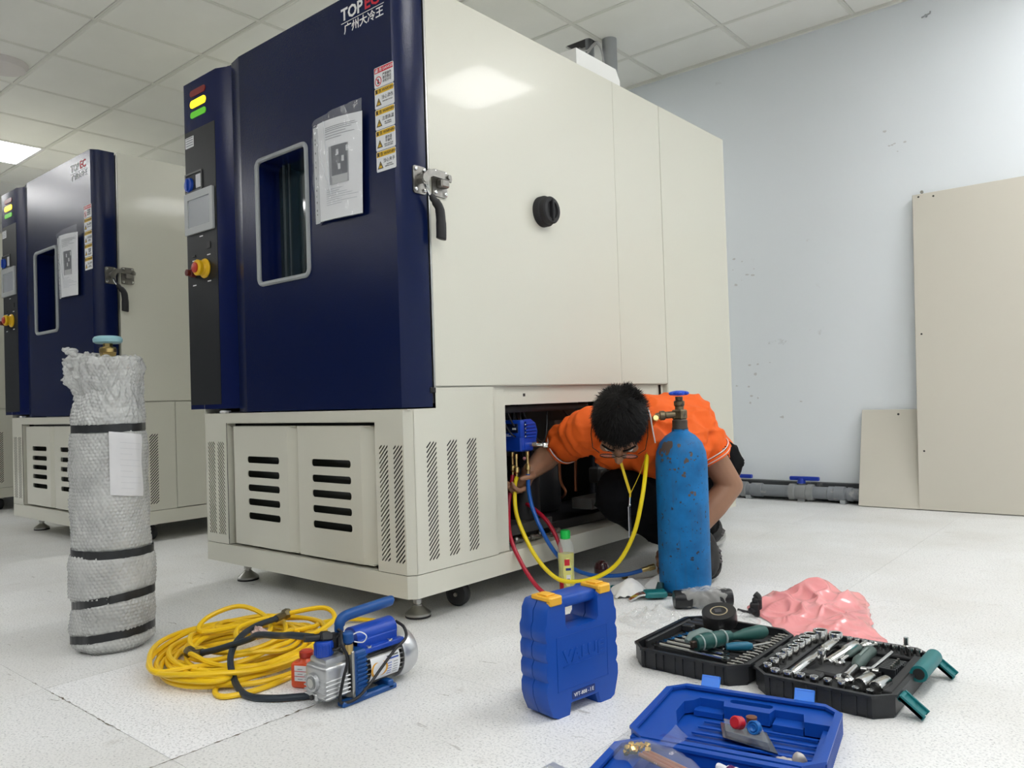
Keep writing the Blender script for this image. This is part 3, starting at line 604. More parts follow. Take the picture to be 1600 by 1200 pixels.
o = MB().cyl((-.925, 4.535, 2.557), (-.925, 4.5505, 2.557), .006, n=8).tube([(-.945, 4.538, 2.552), (-.905, 4.538, 2.562), (-.903, 4.538, 2.572)], .004, 6).build('wall_hook', GREY); plain(o, 'small grey hook high on the back wall at the upper right', 'hook')
# ================================================================ WRAPPED CYLINDER
def wrapped():
    t = thing('wrapped_gas_cylinder', 'tall gas cylinder in bubble wrap with four black tape bands', 'gas cylinder', (-2.212, .932, 0))
    MB().lathe([(.07, .005), (.078, .02), (.078, .58), (.07, .66), (.03, .715), (.025, .73)], 32).build('tank', mat('green grey tank', (.30, .34, .31), .5), t)
    MB().lathe([(.022, .725), (.022, .778), (.018, .782), (.020, .786), (.020, .806), (.012, .808), (.012, .822)], 6).lathe([(.019, .790), (.0215, .792), (.0215, .802), (.019, .804)], 20).build('brass_valve', BRASS, t)
    MB().lathe([(0, .816), (.030, .816), (.036, .820), (.037, .828), (.033, .834), (.026, .836), (.02, .832), (0, .832)], 28).build('hand_wheel', mat('pale blue wheel', (.28, .50, .55), .45), t)
    NU, NV = 300, 330
    def rad(th, z):
        k = z/.775
        r = .0965+.004*sin(5*k+1)+.003*noise.noise(Vector((cos(th)*2, sin(th)*2, z*5)))*2
        r += .006*noise.noise(Vector((cos(th)*1.3, sin(th)*1.3, z*14+3)))
        for zb, tl in ((.588, 0), (.262, -.004), (.135, .016), (.043, .012)):       # pinched at the tapes
            d = z-(zb+tl*cos(th-.4)); r -= .007*math.exp(-(d/.012)**2)
        if z < .03: r -= .03*(1-z/.03)**2
        z0_ = .205+.03*cos(th-.6)
        if z > .145 and z < .262: r += .003
        s = max(0, (z-.66)/.13)
        if z > .60: r -= .012*min(1, (z-.60)/.1)*(1+.4*cos(th+1.2))
        fold = abs(noise.noise(Vector((cos(th)*3, sin(th)*3, z*22+8))))
        if z > .62: r += .016*(fold-.25)*min(1, (z-.62)/.05)
        if z > .68: r += .016*min(1, (z-.68)/.03)*max(0, cos(th-3.84)+.35)*(1+.5*noise.noise(Vector((cos(th)*4, sin(th)*4, z*30))))
        return r
    pts = np.zeros((NU, NV, 3)); rg = random.Random(5)
    pb = .0105
    for i in range(NU):
        th = 2*pi*i/NU
        for j in range(NV):
            z = .775*j/(NV-1); r = rad(th, z)
            s = th*.0965
            # hexagonal bubbles
            row = round(z/(pb*.866)); off = (row % 2)*.5
            dx = (s/pb-off) % 1-.5; dz = z/(pb*.866)-row
            d2 = (dx+.0)**2+(dz*.866)**2
            amp = .5+.5*min(1, max(0, noise.noise(Vector((cos(th)*2.2, sin(th)*2.2, z*7)))*2+.75))
            bub = .0030*amp*max(0, 1-((d2**.5)/.40)**2)**.5 if d2 < .16 else 0
            lump = noise.noise(Vector((cos(th)*9, sin(th)*9, z*60)))*.0022
            r += bub+lump*(1.6 if z > .6 else 1)
            x, y = r*cos(th), r*sin(th)
            zz = z+(.012*noise.noise(Vector((cos(th)*2, sin(th)*2, 4))) if z > .6 else 0)
            if z < .004: zz = 0
            pts[i, j] = (x-(.010*max(0, z-.3)), y, zz)
    bm = MB(); g = [[bm.bm.verts.new(pts[i, j]) for j in range(NV)] for i in range(NU)]
    # crumpled rim folding in at the top
    for i in range(NU):
        th = 2*pi*i/NU; b = g[i][-1].co.copy()
        for k in range(1, 13):
            f = k/12; rr_ = 1-.78*f; z = .775+.014*sin(pi*min(1, f*1.4))*(1+1.4*noise.noise(Vector((cos(th)*3, sin(th)*3, f*3))))-.035*f*f+.006*noise.noise(Vector((cos(th)*6*rr_, sin(th)*6*rr_, f*9)))
            g[i].append(bm.bm.verts.new((b.x*rr_, b.y*rr_, max(z-.03*f, .725))))
    n2 = len(g[0])
    for i in range(NU):
        a, b = g[i], g[(i+1) % NU]
        for j in range(n2-1): bm.bm.faces.new((a[j], b[j], b[j+1], a[j+1]))
    bw = mat('bubble wrap', (.63, .64, .62), .24, alpha=.76, spec=.8, coat=.6, var=.22, vscale=14)
    o = bm.build('bubble_wrap', bw, t, ang=180); o['kind'] = 'stuff'
    # frayed flaps of wrap at the upper left
    fl_ = MB()
    for k in range(60):
        a = rg.uniform(2.6, 4.9); z = rg.uniform(.66, .80); r = rad(a, min(z, .77))+rg.uniform(-.009, .001)
        fl_.sphere((r*cos(a)-.004, r*sin(a), z), (rg.uniform(.006, .013), rg.uniform(.006, .013), rg.uniform(.005, .011)), u=8, v=6)
    for v in fl_.bm.verts: v.co += Vector((noise.noise(v.co*130), noise.noise(v.co*130+Vector((5, 0, 0))), noise.noise(v.co*130+Vector((0, 7, 0)))))*.004
    fl_.build('wrap_fray', bw, t, ang=180, kind='stuff')
    for zb, tl, hh in ((.588, 0, .0105), (.262, -.004, .0105), (.135, .016, .0105), (.043, .012, .0105)):
        def f(u, v, zb=zb, tl=tl, hh=hh):
            th = 2*pi*u; z = zb+tl*cos(th-.4); r = rad(th, max(.0, z))+.0062+.0012*noise.noise(Vector((cos(th)*8, sin(th)*8, zb*30)))
            return Vector((r*cos(th)-.01*max(0, z-.3), r*sin(th), z+(v-.5)*2*hh+.0015*noise.noise(Vector((cos(th)*6, sin(th)*6, v)))))
        MB().grid(f, 120, 4, True).build('tape_band', mat('black tape', (.02, .022, .024), .35), t)
    # delivery note under the film
    a0 = atan2(-.92, 2.21)
    def f(u, v):
        th = a0-.02+.86*u; z = .415+.165*v-.012*u; r = rad(th, z)+.0052+.0012*noise.noise(Vector((u*6, v*6, 2)))
        return Vector((r*cos(th)-.01*max(0, z-.3), r*sin(th), z))
    MB().grid(f, 30, 24).build('delivery_note', mat('note under film', (.66, .66, .67), .35), t)
    gi = MB()
    for k in range(9):
        v0 = .1+.09*k; gi.grid(lambda u, v: f(.30+(.6 if k % 3 else .35)*u, v0+.006*v)*1.006, 10, 2)
    gi.build('print', mat('faint print', (.52, .53, .55), .5), t, kind='stuff')
wrapped()
# ================================================================ BLUE GAS CYLINDER
t = thing('gas_cylinder', 'scratched blue steel gas cylinder with a blue hand wheel', 'gas cylinder', (-1.215, 2.271, 0), 0)
CYB = mat('chipped blue paint', (.008, .165, .44), .5, .0, bump=.3, bscale=60, var=.30, vscale=18, spec=.3, dirt=(.035, .04, .05), dscale=75, dthr=.625)
def streaks(m):
    n = m.node_tree.nodes; l = m.node_tree.links; b = n['Principled BSDF']; src = b.inputs['Base Color'].links[0].from_socket
    tc = n.new('ShaderNodeTexCoord'); mp = n.new('ShaderNodeMapping'); mp.inputs['Scale'].default_value = (90, 90, 7); l.new(tc.outputs['Object'], mp.inputs[0])
    t = n.new('ShaderNodeTexNoise'); t.inputs['Scale'].default_value = 1; t.inputs['Detail'].default_value = 5; l.new(mp.outputs[0], t.inputs['Vector'])
    r = n.new('ShaderNodeMapRange'); r.inputs[1].default_value = .55; r.inputs[2].default_value = .72; r.inputs[4].default_value = .55; l.new(t.outputs['Fac'], r.inputs[0])
    x = n.new('ShaderNodeMixRGB'); x.inputs[2].default_value = (.03, .10, .20, 1); l.new(r.outputs[0], x.inputs[0]); l.new(src, x.inputs[1]); l.new(x.outputs[0], b.inputs['Base Color'])
streaks(CYB)
MB().lathe([(.05, 0), (.068, .004), (.079, .022), (.0815, .04), (.0815, .415), (.078, .445), (.067, .475), (.048, .497), (.034, .506), (.026, .512), (.026, .518)], 64).build('tank', CYB, t)
BR = MB(); rg = random.Random(11)
DIRT = mat('bare rusty steel', (.12, .09, .075), .6, .3)
for a, z, s in ((-1.75, .465, .020), (-1.95, .45, .014), (-1.55, .47, .010), (-1.72, .432, .012), (-.95, .42, .008), (-1.0, .38, .006), (-.72, .32, .008), (-.75, .43, .006), (-1.3, .40, .005)):
    for k in range(5):
        aa, zz, ss = a+rg.gauss(0, .12), z+rg.gauss(0, .006), s*rg.uniform(.3, .7)
        r = .0819 if zz < .415 else .0819-(zz-.415)**1.7*3.2
        def f(u, v): 
            th = 2*pi*u; k_ = ss*v*(1+.45*noise.noise(Vector((cos(th)*2+zz*90, sin(th)*2, aa))))
            ang = aa+cos(th)*k_/.08; z_ = zz+sin(th)*k_
            prof = [(.0815, .415), (.078, .445), (.067, .475), (.048, .497)]; rr_ = .0815
            for (ra, za), (rb, zb) in zip(prof, prof[1:]):
                if za <= z_: rr_ = ra+(rb-ra)*min(1, (z_-za)/(zb-za))
            return Vector(((rr_+.0006)*cos(ang), (rr_+.0006)*sin(ang), z_+.0003))
        BR.grid(f, 14, 3, True)
BR.build('paint_chip', DIRT, t, kind='stuff')
OB = mat('old brass', (.20, .16, .10), .42, .9, dirt=(.08, .07, .06), dscale=40, dthr=.55)
MB().lathe([(.024, .515), (.026, .52), (.024, .525), (.024, .545), (.02, .55)], 24).build('neck_ring', mat('dark collar', (.07, .06, .05), .5, .5), t)
vb = MB().box(-.019, .019, -.019, .019, .549, .580, .004).lathe([(.014, .578), (.014, .59), (.017, .594), (.017, .606), (.012, .610), (.012, .622)], 12)
vb.lathe([(.011, 0), (.011, .03), (.015, .034), (.015, .048), (.011, .05), (.009, .062), (.0, .063)], 12, frame((-.010, -.012, .565), (-.75, -.65, -.05)))
vb.build('valve_body', OB, t)
hw = MB()
for k in range(6):
    a = 2*pi*k/6; hw.sphere((.026*cos(a), .026*sin(a), .632), (.0095, .0095, .006), u=12, v=8)
hw.lathe([(.0, .624), (.022, .626), (.027, .629), (.027, .635), (.022, .639), (.010, .641), (.008, .637), (0, .637)], 24).build('hand_wheel', mat('blue wheel', (.012, .08, .62), .35), t)
# ================================================================ YELLOW HOSE COIL
def coil():
    rg = random.Random(21); pts = []
    cx, cy = -1.83, 1.085; A, B_ = .255, .205; ax = radians(140)
    N = 15
    for k in range(N*16):
        th = 2*pi*k/16+.4; lap = k/16
        s = .62+.38*((lap*.618) % 1) + .05*sin(lap*2.1+th)
        if lap > 12: s = .55-.03*(lap-12)
        a, b = A*s, B_*(s*.85+.15)
        ox, oy = .022*sin(lap*1.9), .018*cos(lap*2.7)
        x = cos(th)*a+ox; y = sin(th)*b+oy
        z = .007+.0036*lap*(1-.35*abs(sin(th*1.0+lap)))+.006*max(0, sin(3*th+lap*1.3))
        pts.append((cx+x*cos(ax)-y*sin(ax), cy+x*sin(ax)+y*cos(ax), z))
    return pts
hs = thing('yellow_hose', 'yellow hose lying in a loose oval coil left of the vacuum pump', 'hose', (0, 0, 0))
YH = mat('yellow hose', (.87, .56, .012), .33)
p = coil()
# two high loops and the tails
def xyz(*a): return list(a)
p = [(-1.70, 1.455, .008), (-1.77, 1.47, .010), (-1.85, 1.42, .014), (-1.83, 1.32, .03), (-1.76, 1.22, .05)] + p[2:]
e = p[-1]
p += [(-1.93, 1.03, .060), (-1.975, 1.07, .080), (-1.94, 1.14, .100), (-1.85, 1.16, .085), (-1.78, 1.13, .062), (-1.80, 1.06, .055), (-1.86, 1.10, .07), (-1.80, 1.20, .088), (-1.74, 1.27, .096), (-1.685, 1.26, .078), (-1.69, 1.20, .055), (-1.73, 1.12, .05), (-1.70, .99, .02), (-1.66, .915, .007), (-1.60, .90, .007), (-1.575, .97, .007), (-1.585, 1.06, .008), (-1.60, 1.15, .02), (-1.65, 1.21, .04), (-1.70, 1.19, .05)]
MB().tube(spline(p, 5), .0062, 8).build('hose', YH, hs)
tg = MB().sphere((0, 0, 0), (.022, .018, .012), T(-1.735, 1.072, .082), 16, 10)
for v in tg.bm.verts: v.co += Vector((noise.noise(v.co*90), noise.noise(v.co*90+Vector((3, 0, 0))), noise.noise(v.co*90+Vector((0, 9, 0)))))*.010
o = tg.build('film_scrap', mat('crumpled film pinkish', (.75, .55, .5), .2, alpha=.75, coat=.5)); plain(o, 'crumpled scrap of printed plastic film on top of the yellow hose coil', 'plastic scrap')
# ================================================================ VACUUM PUMP
def pump():
    t = thing('vacuum_pump', 'silver and blue vacuum pump with a carrying handle and black power cord', 'vacuum pump', (-1.395, 1.10, 0), 0)
    PB = mat('pump blue', (.008, .075, .28), .38); PB2 = mat('pump bright blue', (.008, .06, .42), .36); CAST = mat('cast aluminium', (.50, .51, .52), .32, .75, bump=.1, bscale=90)
    # gearbox y -.135..-.05, x -.035..+.045
    g = MB().box(-.030, .044, -.115, -.052, .020, .092, .010, seg=3).box(-.022, .036, -.108, -.052, .088, .106, .007, seg=2)
    for k in range(5): g.box(-.032, .0465, -.116, -.052, .026+.0085*k, .030+.0085*k, .0015)
    g.cyl((.003, -.114, .056), (.003, -.122, .056), .020, .018, 28).box(-.009, .015, -.119, -.110, .018, .034, .003)
    g.build('gearbox', CAST, t)
    MB().cyl((.003, -.1205, .056), (.003, -.1235, .056), .014, n=28).build('sight_glass', mat('sight glass', (.16, .17, .17), .08, coat=1), t)
    MB().cyl((.003, -.122, .056), (.003, -.1245, .056), .0095, n=20).build('oil_level_mark', mat('oil', (.45, .45, .42), .15), t)
    MB().cyl((.003, -.1185, .026), (.003, -.123, .026), .0055, n=12).build('drain_plug', BLACK, t)
    cap = MB().lathe([(.017, .104), (.019, .108), (.0195, .132), (.017, .136), (.008, .138), (0, .138)], 28, T(.006, -.090, 0))
    for k in range(20): cap.box(-.001, .001, .0185, .0205, .109, .131, m=T(.006, -.090, 0) @ R('Z', 18*k))
    cap.build('oil_cap', PB2, t)
    # bracket and bright strip
    MB().box(-.046, .050, -.050, -.043, .010, .110, .002).build('mount_flange', SILVER, t)
    k_ = MB().box(-.046, .051, -.043, -.012, .006, .108, .004)
    for z in range(8): k_.box(.049, .054, -.040, -.014, .030+.009*z, .034+.009*z)
    k_.build('mount_bracket', PB, t)
    # motor
    mo = MB().cyl((0, -.012, .060), (0, .098, .060), .044, n=32); mo.build('motor_body', BLACK, t)
    r = MB()
    for k in range(28):
        a = 2*pi*k/28; r.box(.043, .048, -.010, .096, -.0012, .0012, m=T(0, 0, .060) @ R('Y', math.degrees(a)))
    r.build('cooling_fin', STEEL, t, kind='stuff')
    MB().lathe([(.052, 0), (.054, .004), (.054, .028), (.048, .044), (.030, .052), (0, .054)], 40, T(0, .094, .060) @ R('X', -90)).build('fan_cover', mat('aluminium cap', (.60, .61, .62), .3, .8), t)
    lb = MB().grid(lambda u, v: Vector((.0495*cos(radians(-38+62*v)), .000+.082*u, .060+.0495*sin(radians(-38+62*v)))), 8, 12).build('rating_label', WHITE, t)
    def lab(u0, u1, v0, v1, m_, s='print'): MB().grid(lambda u, v: Vector((.0499*cos(radians(-38+62*(v0+(v1-v0)*v))), .082*(u0+(u1-u0)*u), .060+.0499*sin(radians(-38+62*(v0+(v1-v0)*v))))), 6, 6).build(s, m_, lb)
    orange = mat('orange print', (.75, .38, .05), .5)
    for c0, r0_, a0, a1 in ((.22, .16, 80, 300), (.30, .20, -80, 60)):
        MB().grid(lambda u, v: (lambda a, q: Vector((.0500*cos(radians(-38+62*(.5+1.6*q*sin(a)))), .082*(c0+q*cos(a)), .060+.0500*sin(radians(-38+62*(.5+1.6*q*sin(a)))))))(radians(a0+(a1-a0)*u), r0_+.07*v*sin(pi*u)), 16, 3).build('emblem', orange, lb)
    lab(.55, .95, .86, .90, INKBLK); lab(.52, .95, .74, .80, mat('blue print', (.02, .08, .45), .5))
    for k in range(5): lab(.55, .70, .15+.11*k, .18+.11*k, mat('blue print', (.02, .08, .45), .5)); lab(.76, .92, .15+.11*k, .18+.11*k, INKGRY)
    # feet bars
    MB().box(.030, .052, -.078, .070, 0, .012, .003).box(-.052, -.030, -.078, .070, 0, .012, .003).box(-.052, .052, -.045, -.02, .006, .014, .002).box(-.052, .052, .045, .06, .004, .022, .002).build('foot_rail', PB, t)
    # condenser / capacitor housing on top
    MB().cyl((.004, -.018, .122), (.004, .094, .122), .0245, n=28).box(-.024, .030, -.018, .094, .098, .122, .003).build('capacitor_cover', PB2, t)
    MB().box(.028, .046, -.025, .100, .093, .104, .002, R('Y', 0)).build('cover_flange', PB2, t)
    for y in (.002, .062): MB().lathe([(.0062, 0), (.0062, .003), (.004, .004), (0, .004)], 14, T(.040, y, .104)).box(-.006, .006, -.0008, .0008, .004, .0045, m=T(.040, y, .104) @ R('Z', 40)).build('screw', CHROME, t)
    # handle
    MB().tube([(.004, -.050, .105), (.004, -.050, .150), (.004, -.048, .160)], .0055, 10).build('handle_post', SILVER, t)
    hp = spline([(.004, -.048, .146), (.004, -.047, .159), (.004, -.036, .172), (.004, .0, .176), (.004, .045, .1775), (.004, .092, .179), (.004, .098, .179)], 5)
    MB().tube(hp, [.010]*5+[.0115]*(len(hp)-8)+[.011, .009, .005], 14, flat=1.1).build('carrying_handle', PB, t)
    # inlet fittings and cords
    MB().cyl((.008, -.066, .112), (.008, -.066, .146), .010, n=12).lathe([(.012, 0), (.014, .006), (.014, .020), (.010, .024)], 6, frame((.01, -.075, .140), (-.35, -.9, .1))).cyl((.01, -.072, .141), (-.012, -.125, .146), .008, n=12).build('inlet_fitting', BLACK, t)
    MB().lathe([(.010, .104), (.010, .122), (.007, .126), (.012, .128), (.012, .146), (.008, .150), (0, .150)], 16, T(.034, -.048, 0)).build('outlet_cap', PB, t)
    MB().cyl((.034, -.048, .104), (.034, -.048, .124), .0108, n=12).build('outlet_fitting', BRASS, t)
    MB().tube(spline([(.038, -.045, .140), (.05, -.03, .147), (.058, -.018, .137), (.055, -.025, .125), (.044, -.04, .128)], 6), .0013, 6).build('tether', WHITE, t)
    cd_ = MB().tube(spline([(.02, -.055, .15), (.045, -.072, .13), (.054, -.066, .10), (.053, -.078, .06), (.050, -.085, .025), (.046, -.075, .010), (.058, -.05, .014), (.060, -.02, .030), (.060, .02, .060), (.061, .06, .090), (.058, .093, .105), (.045, .10, .125), (.02, .098, .135)], 7), .0034, 8)
    cd_.tube(spline([(.015, -.06, .155), (.03, -.05, .135), (.03, -.075, .118), (.01, -.08, .125), (.02, -.055, .145)], 7), .0034, 8)
    cd_.build('power_cord', BLACK, t)
pump()
o = thing('charging_hose', 'dark rubber hose with brass ends lying over the yellow hose and pump', 'hose', (0, 0, 0))
DK = mat('dark hose rubber', (.02, .03, .042), .42)
hpts = spline([(-1.41, 1.00, .142), (-1.47, .985, .140), (-1.53, 1.00, .125), (-1.62, 1.00, .112), (-1.66, 1.0, .095), (-1.745, .968, .065), (-1.80, .955, .050)], 8)
MB().tube(hpts, .0075, 10).tube(spline([(-1.79, 1.16, .086), (-1.76, 1.08, .090), (-1.72, 1.01, .084), (-1.69, .97, .055), (-1.63, .945, .020), (-1.56, .932, .0085), (-1.50, .955, .0085), (-1.455, 1.0, .0085), (-1.425, 1.04, .0085)], 8), .0075, 10).build('hose', DK, o)
FIT = mat('aged brass fitting', (.16, .13, .07), .4, .8)
MB().cyl((-1.792, .957, .052), (-1.825, .948, .044), .0095, n=10).lathe([(.010, 0), (.013, .004), (.013, .018), (.010, .022)], 6, frame((-1.822, .949, .045), (-.75, -.3, .35))).build('end_fitting', FIT, o)
MB().cyl((-1.788, 1.155, .086), (-1.80, 1.185, .087), .0095, n=10).lathe([(.010, 0), (.013, .004), (.013, .020), (.010, .022)], 6, frame((-1.80, 1.185, .087), (-.35, .9, .05))).build('end_fitting', FIT, o)
# orange oil bottle
t = thing('oil_bottle', 'squat orange red plastic bottle with white label behind the pump', 'bottle', (-1.520, 1.058, 0), 25)
MB().box(-.030, .030, -.022, .022, 0, .058, .008, seg=3).lathe([(.022, .055), (.014, .064), (.012, .07)], 16).build('bottle_body', mat('orange translucent plastic', (.75, .09, .02), .3, sss=.1), t)
MB().lathe([(.015, .066), (.016, .068), (.016, .078), (.012, .081), (0, .081)], 20).build('cap', mat('red cap plastic', (.5, .04, .02), .35), t)
lb = MB().box(-.018, .026, -.0228, -.0222, .018, .052).build('paper_label', WHITE, t)
for k in range(2): MB().box(-.018, .026, -.0236, -.023, .028+.011*k, .0292+.011*k).build('print', INKRED, lb)
for k in range(3): MB().box(-.010, .002, -.0236, -.023, .022+.011*k, .0232+.011*k).build('print', INKGRY, lb)
ORD = ['first', 'second', 'third', 'fourth', 'fifth', 'sixth', 'seventh', 'eighth', 'ninth', 'tenth', 'eleventh', 'twelfth', 'thirteenth', 'fourteenth', 'fifteenth']
# ================================================================ BLUE CASE STANDING UP
def stand_case():
    t = thing('tool_case', 'closed blue plastic tool case standing upright with two yellow latches', 'tool case', (-.952, 1.222, 0), degrees_(.161, .987))
    # local x runs along the front face, y goes back through the thickness
    def prof(d):                                            # outline of one half shell, grown by d
        L = [(.014-d, 0), (.052+d, 0), (.058+d, .020-d), (.128-d, .020-d), (.134-d, 0), (.172+d, 0), (.184+d, .006), (.192+d, .03)]
        for k in range(4): z = .04+.038*k; L += [(.197+d, z+.008), (.197+d, z+.026), (.192+d, z+.036)]
        L += [(.190+d, .212), (.180+d, .230+d), (.148, .232+d), (.142, .226+d), (.138, .214), (.138, .178)]
        L += [(.132, .170), (.050, .170), (.044, .178), (.044, .214), (.040, .226+d), (.034, .232+d), (.004, .230+d), (-.008-d, .212)]
        for k in reversed(range(4)): z = .04+.038*k; L += [(-.010-d, z+.036), (-.015-d, z+.026), (-.015-d, z+.008)]
        L += [(-.010-d, .03), (.0-d, .008)]
        return L
    for nm, y0, y1 in (('front_shell', 0, .036), ('back_shell', .038, .076)):
        m = MB()
        a, b = (y0, y1) if nm[0] == 'f' else (y1, y0)
        la, lb = prof(-.004), prof(0)
        s_ = 1 if b > a else -1
        rings = [(la, a), (lb, a+.005*s_), (lb, b)]
        vs = [[m.bm.verts.new((x, yy, max(0, z))) for x, z in L] for L, yy in rings]
        n = len(la)
        for r in range(2):
            for i in range(n): m.bm.faces.new((vs[r][i], vs[r][(i+1) % n], vs[r+1][(i+1) % n], vs[r+1][i]))
        for r in (0, 2):
            for q in geometry.tessellate_polygon([[Vector((v.co.x, v.co.z, 0)) for v in vs[r]]]): m.bm.faces.new([vs[r][k] for k in q])
        m.build(nm, BLUEP, t, ang=40)
    # carrying grip that bridges the notch
    MB().box(.036, .146, .010, .066, .208, .232, .007, seg=3).build('carrying_grip', BLUEP, t)
    MB().plate([(.018, .05), (.164, .05), (.164, .158), (.018, .158)], [[(.020, .052), (.162, .052), (.162, .156), (.020, .156)]], .0012, T(0, .0005, 0) @ FRONT).build('raised_border', BLUEP, t)
    e = text_mesh('VALUE', .034, BLUEP, h=.0012, bold=.0014); link('embossed_lettering', e, t, M=T(.094, -.0002, .104) @ R('X', 90) @ Matrix.Diagonal((1.15, 1, 1, 1)))
    MB().box(.035, .150, -.0010, .0005, .0955, .098).build('embossed_line', BLUEP, t)
    pl = MB().plate(rrect(.056, .122, .028, .044, .002, 2), (), .0008, FRONT).build('model_plate', mat('dark blue plate', (.006, .03, .18), .4), t)
    link('lettering', text_mesh('VFT-808 - I E', .0105, INKWHT, h=.0003), pl, M=T(.089, -.0012, .0325) @ R('X', 90))
    for x in (.016, .156):
        l_ = MB().box(x-.016, x+.020, -.002, .052, .2305, .2395, .002).box(x-.014, x+.018, -.004, .010, .222, .239, .002).box(x-.010, x+.014, .012, .04, .2395, .2425, .001).build('latch', YELP, t, 'yellow latch')
def degrees_(x, y): return math.degrees(math.atan2(y, x))
stand_case()

# ================================================================ BLUE CASE LYING OPEN
def open_case():
    t = thing('open_tool_case', 'open blue plastic tool case lying flat at the bottom of the picture', 'tool case', (-.812, 1.447, 0), 11)
    # far half: x 0..0.325, y -0.27..0 ; near half y -0.55..-0.28
    def tray(y0, y1, name):
        m = MB(); X0, X1 = 0, .325; c = .03
        out = lambda d: [(X0+c, y0+d), (X1-c, y0+d), (X1-d, y0+c), (X1-d, y1-c), (X1-c, y1-d), (X0+c, y1-d), (X0+d, y1-c), (X0+d, y0+c)]
        m.plate(out(.004), (), .004)
        m.plate(out(0), [out(.006)[::-1]], .034, T(0, 0, .004))
        m.plate(out(-.003), [out(.010)[::-1]], .005, T(0, 0, .036))
        for k in range(26):
            y = y0+.035+(y1-y0-.07)*k/25; m.box(X1-.001, X1+.003, y-.002, y+.002, .004, .035)
        return m
    f = tray(-.27, 0, 'lid')
    # the blocks moulded into the far half
    f.plate([(.006, -.006), (.006, -.262), (.095, -.262), (.045, -.12), (.045, -.068), (.060, -.055), (.068, -.038), (.115, -.038), (.120, -.062), (.205, -.062), (.210, -.040), (.262, -.040), (.268, -.075), (.318, -.075), (.318, -.006)], [rrect(.125, .205, -.040, -.022, .008)[::-1]], .024, T(0, 0, .008))
    f.box(.062, .118, -.064, -.036, .006, .016).box(.212, .266, -.075, -.038, .006, .018)
    f.box(.30, .320, -.262, -.07, .006, .022)
    f.build('far_half', BLUEP, t, ang=40)
    b = MB()
    for k in range(5): b.plate(rrect(.09-.004*k, .295, -.095-.028*k, -.089-.028*k, .0025, 3), (), .003, T(0, 0, .008))
    b.build('moulded_rib', BLUEP, t, kind='stuff')
    MB().plate([(.05, -.262), (.06, -.235), (.145, -.262)], (), .004, T(0, 0, .0323)).build('moulded_step', mat('deep blue plastic', (.005, .04, .30), .4), t)
    g = tray(-.552, -.282, 'base')
    g.box(.008, .05, -.548, -.286, .006, .030).box(.25, .318, -.548, -.286, .006, .026, .004)
    g.build('near_half', BLUEP, t, ang=40)
    h = MB()
    for x in (.05, .26): h.cyl((x, -.276, .032), (x+.04, -.276, .032), .005, n=10).box(x, x+.04, -.286, -.266, .026, .032)
    h.build('hinge', BLUEP, t)
    LB = mat('light blue latch', (.02, .22, .85), .35)
    for x in (.075, .255): MB().box(-.016, .016, -.002, .002, 0, .030, m=T(x, .006, .030) @ R('X', -35)).box(-.018, .018, -.003, .003, .0, .004, m=T(x, .006, .030) @ R('X', -35)).box(-.018, -.015, -.003, .004, 0, .030, m=T(x, .006, .030) @ R('X', -35)).box(.015, .018, -.003, .004, 0, .030, m=T(x, .006, .030) @ R('X', -35)).box(-.018, .018, -.003, .004, .028, .031, m=T(x, .006, .030) @ R('X', -35)).build('latch', LB, t, 'lighter blue latch flap')

open_case()
CASE = Matrix.Translation((-.812, 1.447, 0)) @ R('Z', 11)
def incase(x, y, z): return CASE @ Vector((x, y, z))
# blister pack with caps
p0 = incase(.165, -.135, .0125)
t = thing('blister_pack', 'clear blister pack with red and blue caps lying in the open blue case', 'blister pack', p0, -8)
MB().plate([(-.055, .025), (-.015, -.028), (.088, -.020), (.030, .042)], (), .0015).build('backing_card', mat('smoky card', (.02, .03, .06), .25, coat=.5), t)
FILM = mat('clear plastic', (.6, .65, .7), .08, alpha=.12, coat=.4)
MB().plate([(-.045, .022), (-.013, -.022), (.070, -.015), (.025, .036)], [[(-.041, .020), (-.012, -.018), (.066, -.012), (.023, .032)][::-1]], .010, T(0, 0, .0015)).build('blister_wall', FILM, t)
MB().plate([(-.045, .022), (-.013, -.022), (.070, -.015), (.025, .036)], (), .0006, T(0, 0, .0115)).build('blister_film', FILM, t)
MB().lathe([(.010, 0), (.0115, .002), (.0115, .018), (.009, .021), (0, .021)], 24, T(.002, .004, .022) @ R('X', 70)).build('cap', mat('red cap gloss', (.55, .02, .03), .25), t, 'red cap')
MB().lathe([(.011, 0), (.012, .002), (.012, .012), (.0105, .013), (.008, .010), (.006, .013), (.003, .010), (0, .010)], 28, T(.030, .010, .020) @ R('X', 75)).build('cap', mat('blue cap gloss', (.02, .16, .5), .25), t, 'blue cap')
MB().lathe([(.009, 0), (.010, .014), (0, .016)], 16, T(.012, .024, .016)).build('cap', mat('brown cap', (.16, .06, .03), .4), t, 'brown cap')
